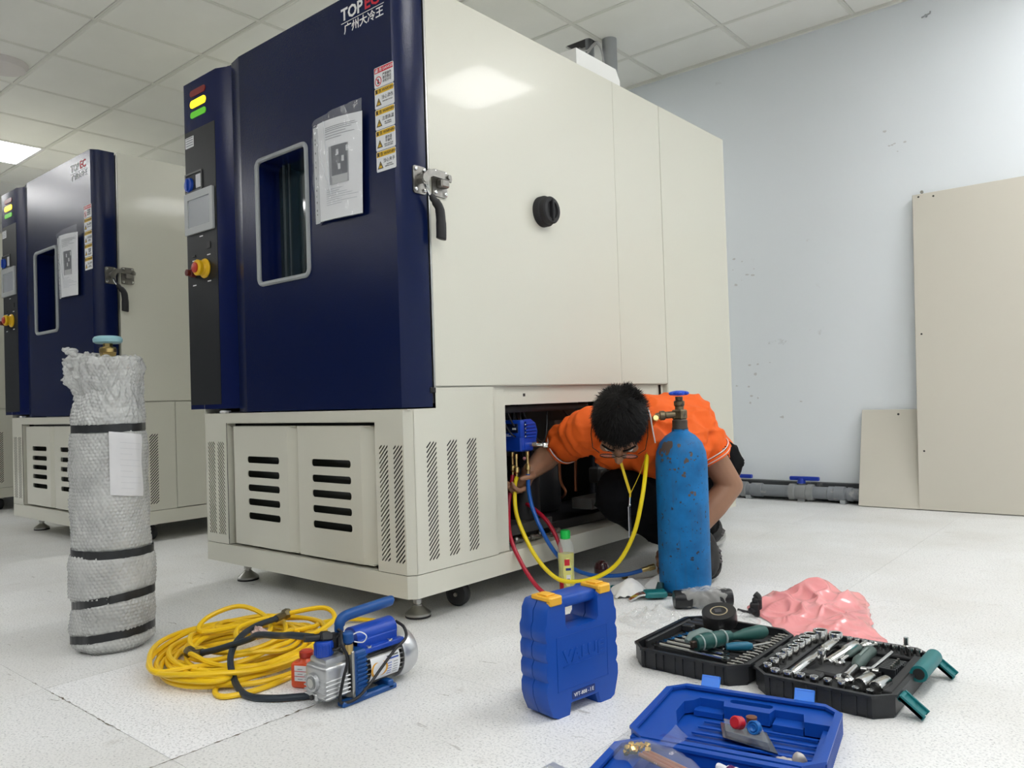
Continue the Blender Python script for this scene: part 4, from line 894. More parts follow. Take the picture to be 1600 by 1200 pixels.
# bag with brass and copper parts
def crumple(f, nu, nv, amp, sc, seed=0):
    return lambda u, v: (lambda p: p+Vector((noise.noise(p*sc+Vector((seed, 0, 0))), noise.noise(p*sc+Vector((0, seed+5, 0))), noise.noise(p*sc+Vector((0, 0, seed+9)))))*amp)(f(u, v))
t = thing('parts_bag', 'clear bag of brass fittings and copper tube in the near half of the blue case', 'plastic bag', incase(.085, -.345, .03), -12)
def bagf(h, w, l): return lambda u, v: Vector((l*(u-.5), w*(v-.5)*(1-.25*abs(2*u-1)), .004+h*sin(pi*u)**.6*sin(pi*v)**.7))
MB().grid(crumple(bagf(.030, .085, .19), 30, 20, .006, 45), 40, 24).build('bag_film', mat('bag film', (.85, .88, .92), .06, alpha=.16, coat=1), t, ang=180)
MB().grid(crumple(lambda u, v: Vector((-.025+.030*u+.025*v, .030+.014*v, .022+.034*v*(1-.3*u))), 8, 8, .005, 40), 8, 10).build('bag_flap', mat('bag film', (0, 0, 0)), t, ang=180)
rg = random.Random(4); bm_ = MB()
for k in range(16): bm_.lathe([(.004, 0), (.0055, .001), (.0055, .007), (.003, .009)], 6, T(-.062+rg.uniform(0, .035), rg.uniform(-.016, .016), .008+rg.uniform(0, .012)) @ R('X', rg.uniform(0, 180)) @ R('Y', rg.uniform(0, 90)))
bm_.build('brass_nut', mat('bright brass', (.75, .5, .12), .25, 1), t, kind='stuff')
for k in range(3): MB().tube([(-.03, -.010+.009*k, .012), (.08, -.016+.010*k, .012)], .0035, 8).build('copper_tube', COPPER, t)
t = thing('marker_tube', 'white and purple tube with a black printed label in the open blue case', 'tube', incase(.175, -.318, .036), -14)
MB().lathe([(.006, 0), (.0065, .004), (.006, .018), (.009, .020), (.009, .022)], 16, R('Y', 90)).build('cap', mat('white cap', (.8, .8, .82), .3), t)
MB().lathe([(.0095, .022), (.0105, .024), (.0105, .11), (.004, .122)], 20, R('Y', 90)).build('tube_body', mat('purple tube', (.12, .01, .10), .3), t)
MB().grid(lambda u, v: Vector((.034+.07*u, .0109*cos(radians(40+90*v)), .0109*sin(radians(40+90*v)))), 6, 8).build('paper_label', WHITE, t)
# open ended silver tool at the lower left
t = thing('flaring_tool', 'pale grey metal bar tool at the bottom edge left of the open blue case', 'hand tool', (-.785, 1.03, 0), -8)
MB().box(-.03, .11, -.010, .010, .016, .028, .004).box(-.036, -.020, -.016, .016, 0, .026, .005).build('bar', mat('pale metal', (.6, .62, .64), .3, .6), t)
t = thing('pipe_clip', 'small grey film wrapped fitting in the lower right of the open blue case', 'fitting', incase(.262, -.235, .014), 20)
cl = MB().sphere((0, 0, .008), (.018, .010, .009), None, 14, 10).sphere((.022, .004, .014), (.012, .008, .014), None, 14, 10)
for v in cl.bm.verts: v.co += Vector((noise.noise(v.co*110), noise.noise(v.co*110+Vector((4, 0, 0))), abs(noise.noise(v.co*110))))*.004
cl.build('wrapped_fitting', mat('grey film', (.45, .42, .40), .2, coat=.6), t, ang=180)
# ================================================================ BLACK SOCKET SET
TEAL = mat('teal plastic', (.008, .16, .17), .4); TEALD = mat('dark teal grip', (.015, .085, .075), .45); CASEB = mat('black case plastic', (.016, .018, .021), .42, bump=.15, bscale=300); INS = mat('black insert', (.024, .025, .027), .5)
KX, KY = -1.005, 1.585                                         # near left corner of the left half
def kit():
    t = thing('socket_set_case', 'open black plastic socket set case with teal handle and latches', 'tool case', (KX, KY, 0), 0)
    def half(x0, x1, y0, y1, nm, cl=.035, cr=.035):
        o = lambda d: [(x0+cl, y0+d), (x1-cr, y0+d), (x1-d, y0+cr), (x1-d, y1-cr), (x1-cr, y1-d), (x0+cl, y1-d), (x0+d, y1-cl), (x0+d, y0+cl)]
        m = MB().plate(o(.006), (), .010).plate(o(.002), [o(.007)[::-1]], .036, T(0, 0, .008)).plate(o(-.002), [o(.008)[::-1]], .005, T(0, 0, .041))
        for k in range(9):
            x = x0+.045+(x1-x0-.09)*k/8
            if k % 2: m.box(x-.006, x+.006, y0-.0005, y0+.004, .004, .040)
            else: m.box(x-.001, x+.001, y0-.0012, y0+.004, .004, .040)
        m.build(nm, CASEB, t)
        MB().plate(o(.007), (), .016, T(0, 0, .010)).build('insert', INS, t)
    half(0, .283, 0, .322, 'lid_half'); half(.297, .577, -.004, .345, 'base_half')
    g = MB()
    for y in (.05, .15, .25): g.cyl((.290, y, .038), (.290, y+.05, .038), .006, n=10).box(.280, .300, y+.005, y+.045, .030, .038)
    g.build('hinge', CASEB, t)
    ins = MB()                                                  # ridges and pockets of the inserts
    for k in range(8): ins.box(.035+.012*k, .245, .060+.023*k, .072+.023*k, .026, .036, .002)
    for k in range(3): ins.box(.02, .05+.03*k, .225+.028*k, .245+.028*k, .026, .044, .003)
    ins.box(.150, .19, .10, .125, .026, .041, .003).box(.20, .225, .17, .21, .026, .042, .003).box(.235, .262, .03, .29, .026, .034, .002).box(.012, .02, .06, .28, .026, .045, .002)
    ins.box(.35, .42, .075, .11, .026, .036, .004).box(.395, .45, .10, .20, .026, .037, .004).box(.315, .34, .04, .31, .026, .033, .003).box(.34, .55, .012, .04, .026, .033, .003).box(.36, .56, .30, .334, .026, .036, .003).box(.545, .565, .05, .3, .026, .042, .002)
    ins.build('insert_ridge', INS, t)
    for k in range(9): ins2 = MB().box(0, .003, -.01, .01, 0, .014, m=T(.512+.004*k, .14+.01*k, .030)).build('bit_holder_rib', INS, t)
    # teal handle on the right side
    hd = MB().cyl((.586, .165, .048), (.586, .295, .048), .0165, n=28).box(.566, .590, .17, .19, .028, .05, .004).box(.566, .590, .27, .29, .028, .05, .004)
    hd.build('handle', TEAL, t, 'teal carrying handle'); MB().cyl((.586, .163, .048), (.586, .1655, .048), .011, n=24).build('handle_bore', INKBLK, t)
    for y in (.055, .315):
        MB().box(0, .030, -.018, .018, 0, .006, m=T(.578, y, .036) @ R('Y', 38)).box(.026, .050, -.018, .018, 0, .006, m=T(.578, y, .036) @ R('Y', 38)).box(0, .052, -.018, -.014, 0, .010, m=T(.578, y, .036) @ R('Y', 38)).box(0, .052, .014, .018, 0, .010, m=T(.578, y, .036) @ R('Y', 38)).cyl((.582, y-.016, .036), (.582, y+.016, .036), .006, n=10).build('latch', TEAL, t, 'teal latch')
kit()
def kp(x, y, z): return Vector((KX+x, KY+y, z))
SOCK = mat('socket chrome', (.62, .62, .61), .18, 1)
def socket_mesh(r, h, deep=.012):
    ri = r*.68
    return MB().lathe([(r*.94, 0), (r, .001), (r, h-.0015), (r*.94, h), (ri*1.08, h), (ri, h-.001), (ri, h-deep)], 20, cap=False).lathe([(r*.9, .0), (0, 0)], 20, cap=False).lathe([(0, h-deep), (ri, h-deep)], 6, cap=False).mesh('socket', SOCK, norm=False)
def top(name, me, loc, label, cat, group=None, M=None):
    o = bpy.data.objects.new(name, me); COL.objects.link(o); o.matrix_world = Matrix.Translation(loc) @ (M or I4); return tag(o, label, cat, group)
n = 8
for k in range(n):
    r = .0095+.0009*k
    top('socket', socket_mesh(r, .024), kp(.322+.0*k, .040+.0365*k, .030), ORD[k]+' chrome socket from the front in the column beside the hinge', 'socket', 'sockets in the column beside the hinge')
top('socket', socket_mesh(.0165, .030), kp(.338, .318, .030), 'largest chrome socket in the far left corner of the base half', 'socket')
top('socket', socket_mesh(.0155, .028), kp(.372, .322, .030), 'second largest chrome socket at the far edge, next to the largest', 'socket')
for k in range(8):
    top('socket', socket_mesh(.0100-.0004*k, .022 if k < 6 else .016), kp(.345+.0265*k, .022+.001*k, .030), ORD[k]+' chrome socket from the left in the front row of the base half', 'socket', 'sockets in the front row')
sm = socket_mesh(.0062, .020, .008)
for k in range(10): top('socket', sm, kp(.405+.0165*k, .318-.001*k, .034), ORD[k]+' small chrome socket from the left along the far edge of the base half', 'socket', 'small sockets along the far edge')
top('socket', socket_mesh(.0085, .030), kp(.395, .158, .034), 'chrome socket standing on the long extension bar', 'socket', None)
top('socket_adapter', MB().lathe([(.0085, 0), (.0085, .016), (.0055, .018), (.0055, .034), (0, .034)], 16).mesh('socket_adapter', SOCK), kp(.527, .315, .040), 'chrome adapter standing upright at the far right corner', 'socket adapter')
def bar(p, q, r, prof, label, cat, name):
    d = q-p; L = d.length
    top(name, MB().lathe([(r*a, L*b) for b, a in prof], 18).mesh(name, SOCK), p, label, cat, None, d.to_track_quat('Z', 'Y').to_matrix().to_4x4())
bar(kp(.372, .040, .040), kp(.378, .300, .042), .0105, [(0, .7), (.03, .75), (.04, .9), (.44, .9), (.46, .75), (.72, .75), (.74, 1.15), (.96, 1.15), (.98, .9), (1, .9)], 'long chrome extension bar lying front to back', 'extension bar', 'extension_bar')
bar(kp(.410, .150, .040), kp(.425, .300, .042), .0115, [(0, .75), (.03, .8), (.05, .95), (.6, .95), (.64, 1.2), (.95, 1.2), (1, .9)], 'short thick chrome extension bar beside the long one', 'extension bar', 'extension_bar')
bar(kp(.435, .298, .042), kp(.462, .322, .046), .010, [(0, .7), (.2, 1), (.45, 1), (.5, .8), (.8, .8), (1, .6)], 'stubby chrome universal joint at the far edge', 'universal joint', 'universal_joint')
for k, (x, y, lb) in enumerate(((.505, .050, 'left'), (.535, .048, 'right'))):
    top('spark_plug_socket', MB().lathe([(.012, 0), (.0135, .002), (.0135, .038), (.0125, .040), (.0125, .050), (.0115, .052), (0, .052)], 20).mesh('spark_plug_socket', SOCK), kp(x, y, .044), lb+' one of the two fat chrome spark plug sockets at the front right', 'spark plug socket', None, R('Z', -8) @ R('X', -90))
def ratchet(p, q, s, label, short):
    d = q-p; L = d.length; t = thing('ratchet', label, 'ratchet', p, math.degrees(atan2(d.y, d.x)))
    MB().lathe([(.75*s, 0), (s, .002), (s, .010), (.8*s, .013), (.55*s, .013), (.5*s, .011), (0, .011)], 24).tube([(s*.6, 0, .007), (s*1.8, 0, .008), (L*.45, 0, .009)], [s*.5, s*.34, s*.32], 12).build('head', SOCK, t)
    MB().box(-s*.35, s*.3, -s*.18, s*.18, .012, .017, .001).build('direction_lever', INKBLK, t)
    MB().tube([(L*.40, 0, .009), (L*.46, 0, .010), (L*.55, 0, .011), (L*.75, 0, .011), (L*.94, 0, .011), (L, 0, .010)], [s*.4, s*.62, s*.78, s*.66, s*.8, s*.45], 16, flat=.85).build('grip', mat('grey green grip', (.07, .11, .10), .45), t)
    MB().box(L*.56, L*.86, -s*.12, s*.12, .011+s*.60, .011+s*.68).build('grip_panel', TEAL if short else mat('pale grip inlay', (.2, .26, .25), .5), t)
ratchet(kp(.468, .072, .034), kp(.463, .280, .040), .019, 'large chrome ratchet with grey green grip in the middle of the base half', 0)
ratchet(kp(.430, .165, .034), kp(.437, .285, .038), .012, 'small chrome ratchet with teal grip left of the large ratchet', 1)
t = thing('sliding_bar', 'thin chrome T bar lying beside the spark plug sockets', 'T bar', kp(.495, .070, .044))
MB().cyl((0, 0, 0), (.012, .205, .004), .004, n=12).build('rod', SOCK, t)
MB().cyl((-.012, .065, .003), (.022, .068, .003), .0055, n=12).cyl((.005, .066, -.006), (.005, .066, .008), .007, n=10).build('slider', SOCK, t)
t = thing('bit_holder', 'ribbed black plastic bit holder at the right of the base half', 'bit holder', kp(.525, .150, .028))
for k in range(7): MB().box(-.012, .020, .0165*k*.8, .0165*k*.8+.009, 0, .024-.001*k, .001).build('bit_slot', CASEB, t)
for k in range(5): MB().cyl((.012, .006+.0132*k, .02), (.012, .006+.0132*k, .030), .0028, n=6).build('driver_bit', STEEL, t)
# lid half: wrenches, bits
for k in range(7):
    x0, y0, L = .045+.006*k, .046+.026*k, .19-.018*k
    m = MB().tube([(.012, 0, .003), (L-.014, 0, .003)], .0042, 8, flat=1).lathe([(.005, 0), (.0095, 0), (.0095, .005), (.005, .005)], 14, T(L-.008, 0, .0005), cap=False)
    m.plate([(.014, -.005), (.016, .005), (.004, .011), (-.006, .009), (-.002, .004), (.003, .002), (.003, -.002), (-.002, -.004), (-.006, -.009), (.004, -.011)], (), .005, T(0, 0, .0005))
    w = m.mesh('combination_wrench', SOCK)
    top('combination_wrench', w, kp(x0-.008, y0+.020, .0362), ORD[k]+' combination wrench from the front in the left half of the black case', 'wrench', 'wrenches in the left half', R('Z', -3))
bit = MB().lathe([(.0032, 0), (.0032, .012), (.0045, .0125), (.0045, .017), (.0032, .0175), (.0032, .024), (.0015, .028), (0, .028)], 6).mesh('screwdriver_bit', SOCK)
for k in range(15): top('screwdriver_bit', bit, kp(.236+.0008*k, .030+.0185*k, .040), ORD[k]+' screwdriver bit from the front in the column left of the hinge', 'screwdriver bit', 'bits in the left half', R('Y', 90))
# tape roll
t = thing('electrical_tape', 'thick roll of black tape lying on the left half of the black case', 'tape roll', kp(.118, .245, .058), 10)
MB().lathe([(.016, 0), (.041, 0), (.042, .002), (.042, .032), (.041, .034), (.016, .034)], 44, R('X', 16)).build('tape', mat('black pvc tape', (.012, .012, .013), .32), t)
MB().lathe([(.0185, .0345), (.0215, .0345)], 40, R('X', 16), cap=False).build('core_ring', mat('tan card core', (.45, .38, .24), .6), t)
MB().lathe([(0, .0335), (.0185, .0335), (.0185, .0345)], 40, R('X', 16), cap=False).box(-.010, .006, -.008, .009, .0335, .0352, m=R('X', 16) @ R('Z', 25)).build('core_disc', mat('dark core label', (.06, .06, .065), .4), t)
# pliers / cutter and screwdriver with teal grips
t = thing('utility_knife', 'teal and grey snips lying across the left half of the black case', 'cutter', kp(.150, .050, .048), 68)
MB().tube([(0, 0, .014), (.02, 0, .015), (.07, 0, .015), (.105, 0, .015)], [.014, .017, .016, .011], 16, flat=1.1).build('grip', TEALD, t)
for x in (.012, .045, .08): MB().lathe([(.0172, 0), (.0182, .001), (.0182, .003), (.0172, .004)], 20, T(x, 0, .015) @ R('Y', 90)).build('grip_band', mat('pale grey rubber', (.35, .42, .4), .5), t)
MB().box(-.012, .012, -.006, .006, .006, .022, .002).build('jaw', mat('dark jaw', (.08, .06, .05), .4, .7), t)
MB().tube([(-.004, .026, .014), (.02, .034, .020), (.05, .030, .026), (.07, .022, .022)], [.006, .012, .012, .006], 14, flat=.8).build('guard', mat('grey green guard', (.16, .22, .21), .5), t)
t = thing('screwdriver', 'stubby screwdriver with dark teal grip pointing at the pink bag', 'screwdriver', kp(.185, .150, .058), 62)
MB().tube([(0, 0, 0), (.02, 0, 0), (.045, 0, 0), (.09, 0, 0), (.105, 0, 0)], [.008, .009, .014, .017, .012], 18).build('grip', TEALD, t)
MB().cyl((-.06, 0, 0), (0, 0, 0), .0035, n=10).build('shaft', STEEL, t)
t = thing('screwdriver', 'slim screwdriver with blue teal grip beside the snips', 'screwdriver', kp(.198, .105, .050), 40)
MB().tube([(0, 0, 0), (.02, 0, 0), (.05, 0, 0), (.06, 0, 0)], [.007, .010, .010, .006], 14).build('grip', mat('blue teal grip', (.01, .13, .22), .4), t)
MB().cyl((.06, 0, 0), (.10, .0, .006), .0028, n=8).build('shaft', CHROME, t)
# ================================================================ BAGS AND SCRAPS
def blob_sheet(name, outline, hfun, ma, label, cat, n=46, rings=26, amp=.01, sc=18, seed=0, ridge=.012, z0=.002):
    c = Vector((sum(p[0] for p in outline)/len(outline), sum(p[1] for p in outline)/len(outline), 0))
    O = spline([(x, y, 0) for x, y in outline], 8, True); m = MB(); N = len(O)
    def f(u, v):
        p = O[int(u*N) % N]; q = c+(p-c)*v
        w = 1-v**3
        rn = 1-abs(noise.noise(Vector((q.x*sc, q.y*sc, seed)))*2.2)
        rn2 = 1-abs(noise.noise(Vector((q.x*sc*2.3, q.y*sc*2.3, seed+4)))*2.2)
        h = hfun(q.x, q.y)*w+ridge*(max(0, rn)**2+.5*max(0, rn2)**2)*(.35+w*.65)*(1 if v < .97 else .25)
        return Vector((q.x+amp*noise.noise(q*25+Vector((0, 0, seed))), q.y+amp*noise.noise(q*25+Vector((9, 0, seed))), z0+max(0, h)))
    vs = [[m.bm.verts.new(f(i/N, (j+1)/rings)) for j in range(rings)] for i in range(N)]; cv = m.bm.verts.new(f(0, 0))
    for i in range(N):
        a, b = vs[i], vs[(i+1) % N]; m.bm.faces.new((cv, a[0], b[0]))
        for j in range(rings-1): m.bm.faces.new((a[j], a[j+1], b[j+1], b[j]))
    o = m.build(name, ma, ang=180); return tag(o, label, cat)
PINK = mat('pink film', (.93, .36, .37), .22, alpha=.93, coat=.4, sss=.0)
def pinkh(x, y):
    h = .075*math.exp(-(((x+.84)/.13)**2+((y-2.40)/.09)**2))+.045*math.exp(-(((x+.93)/.07)**2+((y-2.22)/.06)**2))+.020*math.exp(-(((x+.74)/.14)**2+((y-2.20)/.10)**2))
    return h
blob_sheet('plastic_bag', [(-.975, 2.175), (-.985, 2.25), (-.955, 2.36), (-.90, 2.44), (-.83, 2.46), (-.765, 2.43), (-.735, 2.47), (-.700, 2.40), (-.660, 2.27), (-.62, 2.16), (-.560, 2.06), (-.61, 2.00), (-.70, 1.985), (-.78, 2.0), (-.87, 2.09), (-.92, 2.13)], pinkh, PINK, 'crumpled pink plastic bag lying behind the black socket set', 'plastic bag', seed=3, ridge=.018, sc=7.5, rings=60)
CLR = mat('clear crumpled film', (.88, .89, .88), .10, alpha=.30, coat=1, spec=.9)
blob_sheet('clear_bag', [(-1.235, 1.90), (-1.20, 1.96), (-1.12, 1.985), (-1.05, 1.98), (-1.0, 1.95), (-1.03, 1.90), (-1.09, 1.86), (-1.17, 1.85)], lambda x, y: .024*math.exp(-(((x+1.12)/.08)**2+((y-1.93)/.05)**2)), CLR, 'crumpled clear plastic bag on the floor left of the black socket set', 'plastic bag', seed=8, ridge=.018, sc=26, rings=30)
blob_sheet('clear_bag', [(-1.02, 2.02), (-1.0, 2.10), (-.96, 2.12), (-.90, 2.09), (-.87, 2.02), (-.90, 1.97), (-.97, 1.96)], lambda x, y: .012, CLR, 'flat scrap of clear film between the black case and the pink bag', 'plastic scrap', seed=12, ridge=.010, sc=30, rings=16)
t = thing('black_strap', 'small twisted black plastic piece in front of the pink bag', 'plastic piece', (-.925, 2.125, 0), 20)
bk = MB().tube(spline([(-.045, -.02, .022), (-.015, -.015, .016), (.0, 0, .022), (.012, .004, .05), (.002, .008, .062)], 5), [.004]*6+[.011]*8+[.009]*7, 8).box(-.012, .014, -.012, .010, .002, .040, .004).box(-.006, .020, -.006, .014, .020, .052, .004)
bk.build('twisted_film', BLACK, t)
t = thing('wrapped_roll', 'short black roll bound in clear film before the blue cylinder', 'roll', (-1.085, 2.130, 0), 40)
MB().lathe([(.024, -.085), (.0265, -.08), (.0265, -.035), (.020, -.03), (.020, .03), (.0265, .035), (.0265, .080), (.024, .085)], 32, T(0, 0, .0275) @ R('Y', 90)).build('roll', mat('black roll', (.012, .013, .015), .35), t)
MB().grid(lambda u, v: (lambda p: p+Vector((noise.noise(p*70), noise.noise(p*70+Vector((5, 0, 0))), noise.noise(p*70+Vector((0, 5, 0)))))*.007)(Vector(((v-.45)*.135, (.0235+.007*sin(pi*v))*cos(2*pi*u), .030+(.0235+.009*sin(pi*v))*sin(2*pi*u)))), 48, 26, True).build('film_wrap', mat('wrap film', (.6, .6, .58), .1, alpha=.42, coat=1), t, ang=180)
# scraps by the cylinder
PAP = mat('white wipe', (.82, .82, .81), .7)
def wipe(name, loc, w, d, h, rz, label, seed):
    t = thing(name, label, 'wipe', loc, rz)
    MB().grid(lambda u, v: Vector((w*(u-.5)+.006*noise.noise(Vector((u*4, v*4, seed))), d*(v-.5)+.006*noise.noise(Vector((u*4, v*4, seed+3))), .003+h*max(0, 1-abs(2*u-1)**1.5)*max(0, 1-abs(2*v-1.1)**2)+.010*abs(noise.noise(Vector((u*5, v*5, seed+7)))))), 24, 20).build('sheet', PAP, t, ang=180)
wipe('paper_wipe', (-1.345, 2.150, 0), .12, .10, .045, 50, 'folded white wipe in front of the hex keys', 2)
wipe('paper_wipe', (-1.305, 2.270, 0), .10, .07, .040, 20, 'crumpled pale wipe beside the hand of the worker', 9)
t = thing('hex_key_set', 'teal folding hex key set with fanned steel keys left of the cylinder base', 'hex key set', (-1.275, 2.125, 0), 42)
MB().box(-.005, .065, -.024, .026, .006, .026, .008, seg=3).build('holder', TEAL, t)
for k in range(4): MB().tube(spline([(.0, -.016+.011*k, .018), (-.02, -.018+.009*k, .017), (-.045, -.026+.008*k, .008), (-.055, -.030+.008*k, .004)], 4), .0042-.0004*k, 8).build('hex_key', CHROME, t)
t = thing('pliers', 'small black and teal pliers leaning on the hex key set', 'pliers', (-1.27, 2.185, 0), 30)
MB().tube([(0, 0, .005), (.01, .0, .022), (.012, .004, .040)], [.008, .013, .009], 12).build('grip', mat('teal black grip', (.01, .05, .06), .35), t)
MB().tube([(0, 0, .008), (-.035, 0, .012), (-.05, .0, .020)], [.006, .004, .002], 8).tube([(0, 0, .006), (.04, -.01, .006), (.06, -.016, .004)], [.006, .005, .003], 8).build('jaw', BLACK, t)
o = MB().box(-.011, .011, -.008, .008, 0, .016, .002).build('teal_block', TEAL); o.location = (-1.415, 2.165, 0); tag(o, 'tiny teal plastic block behind the blue case', 'plastic piece')
t = thing('white_cap', 'small white plastic cap behind the right latch of the blue case', 'cap', (-1.425, 2.12, 0)); MB().lathe([(.013, 0), (.014, .003), (.013, .022), (.010, .026), (0, .026)], 20).build('shell', mat('white plastic cap', (.72, .74, .74), .35), t)
t = thing('brass_nut', 'brass flare nut lying alone on the floor below the hoses', 'nut', (-1.475, 2.325, 0), 10); MB().lathe([(.006, 0), (.011, 0), (.0115, .003), (.0115, .013), (.0095, .016), (.006, .016)], 6).build('nut_body', mat('dull brass', (.25, .18, .06), .4, .9), t); MB().cyl((0, 0, .0155), (0, 0, .0165), .006, n=16).build('bore', INKBLK, t)
t = thing('round_gauge', 'dark maroon round cap lying behind the yellow hose', 'cap', (-1.575, 2.335, 0), 0); MB().lathe([(.024, 0), (.028, .006), (.028, .026), (.022, .042), (.010, .050), (0, .051)], 28).build('gauge_body', mat('maroon gloss', (.05, .008, .012), .12, coat=1), t)
# ================================================================ SOAP BOTTLE
t = thing('soap_bottle', 'clear bottle of yellow dish soap with green cap behind the blue case', 'bottle', (-1.535, 2.070, 0), 0)
sq = Matrix.Diagonal((1, .72, 1, 1)); sv = R('Z', 42) @ sq
MB().lathe([(.024, 0), (.027, .004), (.027, .05), (.0255, .07), (.027, .10), (.027, .135), (.024, .155), (.016, .172), (.0125, .178)], 32, sv, cap=False).build('bottle_wall', mat('clear pet', (.8, .84, .82), .06, alpha=.30, coat=1), t)
MB().lathe([(0, .002), (.0245, .004), (.0255, .05), (.024, .07), (.0255, .10), (.0255, .125), (0, .125)], 32, sv, cap=False).build('liquid', mat('yellow soap', (.72, .68, .02), .2, sss=.2), t)
MB().lathe([(.0155, .172), (.0165, .175), (.0165, .194), (.0145, .199), (0, .2)], 28).build('cap', mat('green cap', (.01, .55, .08), .35), t)
def lab(u0, u1, z0_, z1_, off): return lambda u, v: sv @ Vector(((.0272+off)*cos(radians(u0+(u1-u0)*u)), (.0272+off)*sin(radians(u0+(u1-u0)*u)), z0_+(z1_-z0_)*v))
lb = MB().grid(lambda u, v: sv @ Vector(((.0275)*cos(radians(-105+62*(u-.5)*sin(pi*min(.97, max(.03, v)))**.5+20)), (.0275)*sin(radians(-105+62*(u-.5)*sin(pi*min(.97, max(.03, v)))**.5+20)), .022+.09*v)), 12, 16).build('front_label', mat('soap label', (.80, .78, .25), .35), t)
MB().grid(lab(-105, -70, .088, .108, .0006), 6, 4).build('label_patch', INKRED, lb)
MB().grid(lab(-98, -62, .072, .080, .0007), 6, 4).build('label_patch', mat('label navy', (.01, .03, .25), .4), lb)
MB().grid(lab(-95, -65, .030, .058, .0006), 6, 4).build('label_patch', INKWHT, lb)
MB().grid(lab(-90, -72, .034, .046, .0010), 6, 4).build('label_patch', mat('label navy', (0, 0, 0)), lb)
# ================================================================ MANIFOLD AND HOSES
t = thing('digital_manifold', 'blue refrigerant manifold gauge hanging in the open bay', 'manifold gauge', (-1.66, 2.03, 0), 0)
MBL = mat('manifold blue', (.006, .05, .40), .33)
m = MB().box(-.15, 0, -.02, .020, .500, .560, .006, seg=2).box(-.145, -.001, -.018, .05, .455, .505, .005).plate([(0, .46), (.03, .46), (.060, .485), (.070, .52), (.060, .548), (.035, .562), (0, .560)], (), .02, T(-.02, 0, 0) @ SIDE)
m.build('body', MBL, t)
fn = MB()
for k in range(5): fn.box(-.001, .004, .004, .062-.003*abs(k-2), .500+.011*k, .505+.011*k, .001)
fn.build('side_fin', MBL, t)
MB().box(-.145, -.010, -.0225, -.0195, .518, .548, .001).build('display', mat('dark display', (.01, .02, .06), .15, coat=1), t)
MB().box(-.032, -.018, -.024, -.022, .528, .534).box(-.13, -.05, -.024, -.022, .512, .5135).box(-.13, -.04, -.024, -.022, .507, .5085).build('print', INKWHT, t)
for k in range(4): MB().sphere((.001, .004, .505+.013*k), .0025, None, 8, 6).build('screw', CHROME, t)
MB().cyl((-.01, .03, .478), (.012, .03, .478), .006, n=12).cyl((.010, .03, .478), (.026, .036, .478), .009, n=14).cyl((.024, .036, .476), (.044, .05, .474), .006, n=12).lathe([(.008, 0), (.010, .003), (.010, .016), (.008, .018)], 8, frame((.040, .046, .474), (.8, .6, 0))).build('side_valve', CHROME, t)
MB().tube(spline([(-.075, .0, .560), (-.078, .0, .585), (-.06, 0, .600), (-.045, 0, .585), (-.045, 0, .560)], 6), .003, 8).build('hanging_hook', BLACK, t)
GB = mat('gold brass', (.78, .58, .25), .28, 1)
def fit(x, y, z): return MB().lathe([(.0045, 0), (.0045, .010), (.0085, .014), (.0095, .022), (.0085, .030), (.0045, .034), (.0045, .058), (.006, .06), (.006, .075)], 12, T(x, y, z-.075)).build('hose_fitting', GB, t)
fit(-.052, -.005, .452); fit(-.035, -.005, .446); fit(.0, .012, .455)
MB().sphere((-.02, .02, .43), .006, None, 10, 8).build('port_cap', mat('pink cap', (.6, .25, .3), .3), t)
def hose(name, pts, ma, label, ends=True):
    h = thing(name, label, 'hose', (0, 0, 0)); P = spline(pts, 8); MB().tube(P, .0068, 10).build('hose', ma, h)
    if ends:
        d = (P[-1]-P[-3]).normalized(); MB().lathe([(.008, -.03), (.0085, -.006), (.0105, -.004), (.0105, .016), (.008, .018)], 12, frame(P[-1], d)).build('end_fitting', GB, h)
RH = mat('red hose', (.42, .008, .03), .35); YH2 = mat('bright yellow hose', (.85, .66, .01), .33); BH = mat('blue hose', (.008, .10, .42), .35)
hose('charging_hose', [(-1.712, 2.025, .376), (-1.712, 2.015, .34), (-1.705, 1.99, .27), (-1.650, 1.93, .19), (-1.595, 1.915, .114), (-1.545, 1.922, .049), (-1.52, 1.955, .014), (-1.515, 2.01, .012), (-1.545, 2.055, .05), (-1.560, 2.075, .136), (-1.615, 2.085, .215), (-1.70, 2.10, .262), (-1.77, 2.12, .277)], RH, 'red charging hose looping from the manifold to the floor and back into the bay', False)
hose('charging_hose', [(-1.695, 2.025, .370), (-1.693, 2.01, .33), (-1.665, 1.985, .244), (-1.595, 1.977, .135), (-1.535, 1.994, .068), (-1.492, 2.027, .046), (-1.429, 2.079, .056), (-1.368, 2.117, .102), (-1.315, 2.132, .195), (-1.286, 2.141, .306), (-1.304, 2.202, .396), (-1.325, 2.251, .457), (-1.322, 2.266, .515), (-1.266, 2.203, .552)], YH2, 'yellow charging hose sweeping from the manifold up to the blue cylinder')
hose('charging_hose', [(-1.66, 2.042, .379), (-1.658, 2.040, .33), (-1.64, 2.035, .27), (-1.600, 2.03, .20), (-1.573, 2.058, .129), (-1.548, 2.112, .070), (-1.518, 2.200, .030), (-1.456, 2.290, .022), (-1.395, 2.360, .040)], BH, 'blue charging hose running from the manifold to the hand on the floor')
# smashed tile patch and scuffs on the floor
LT = bpy.data.materials.new('lighter tile') if 0 else None
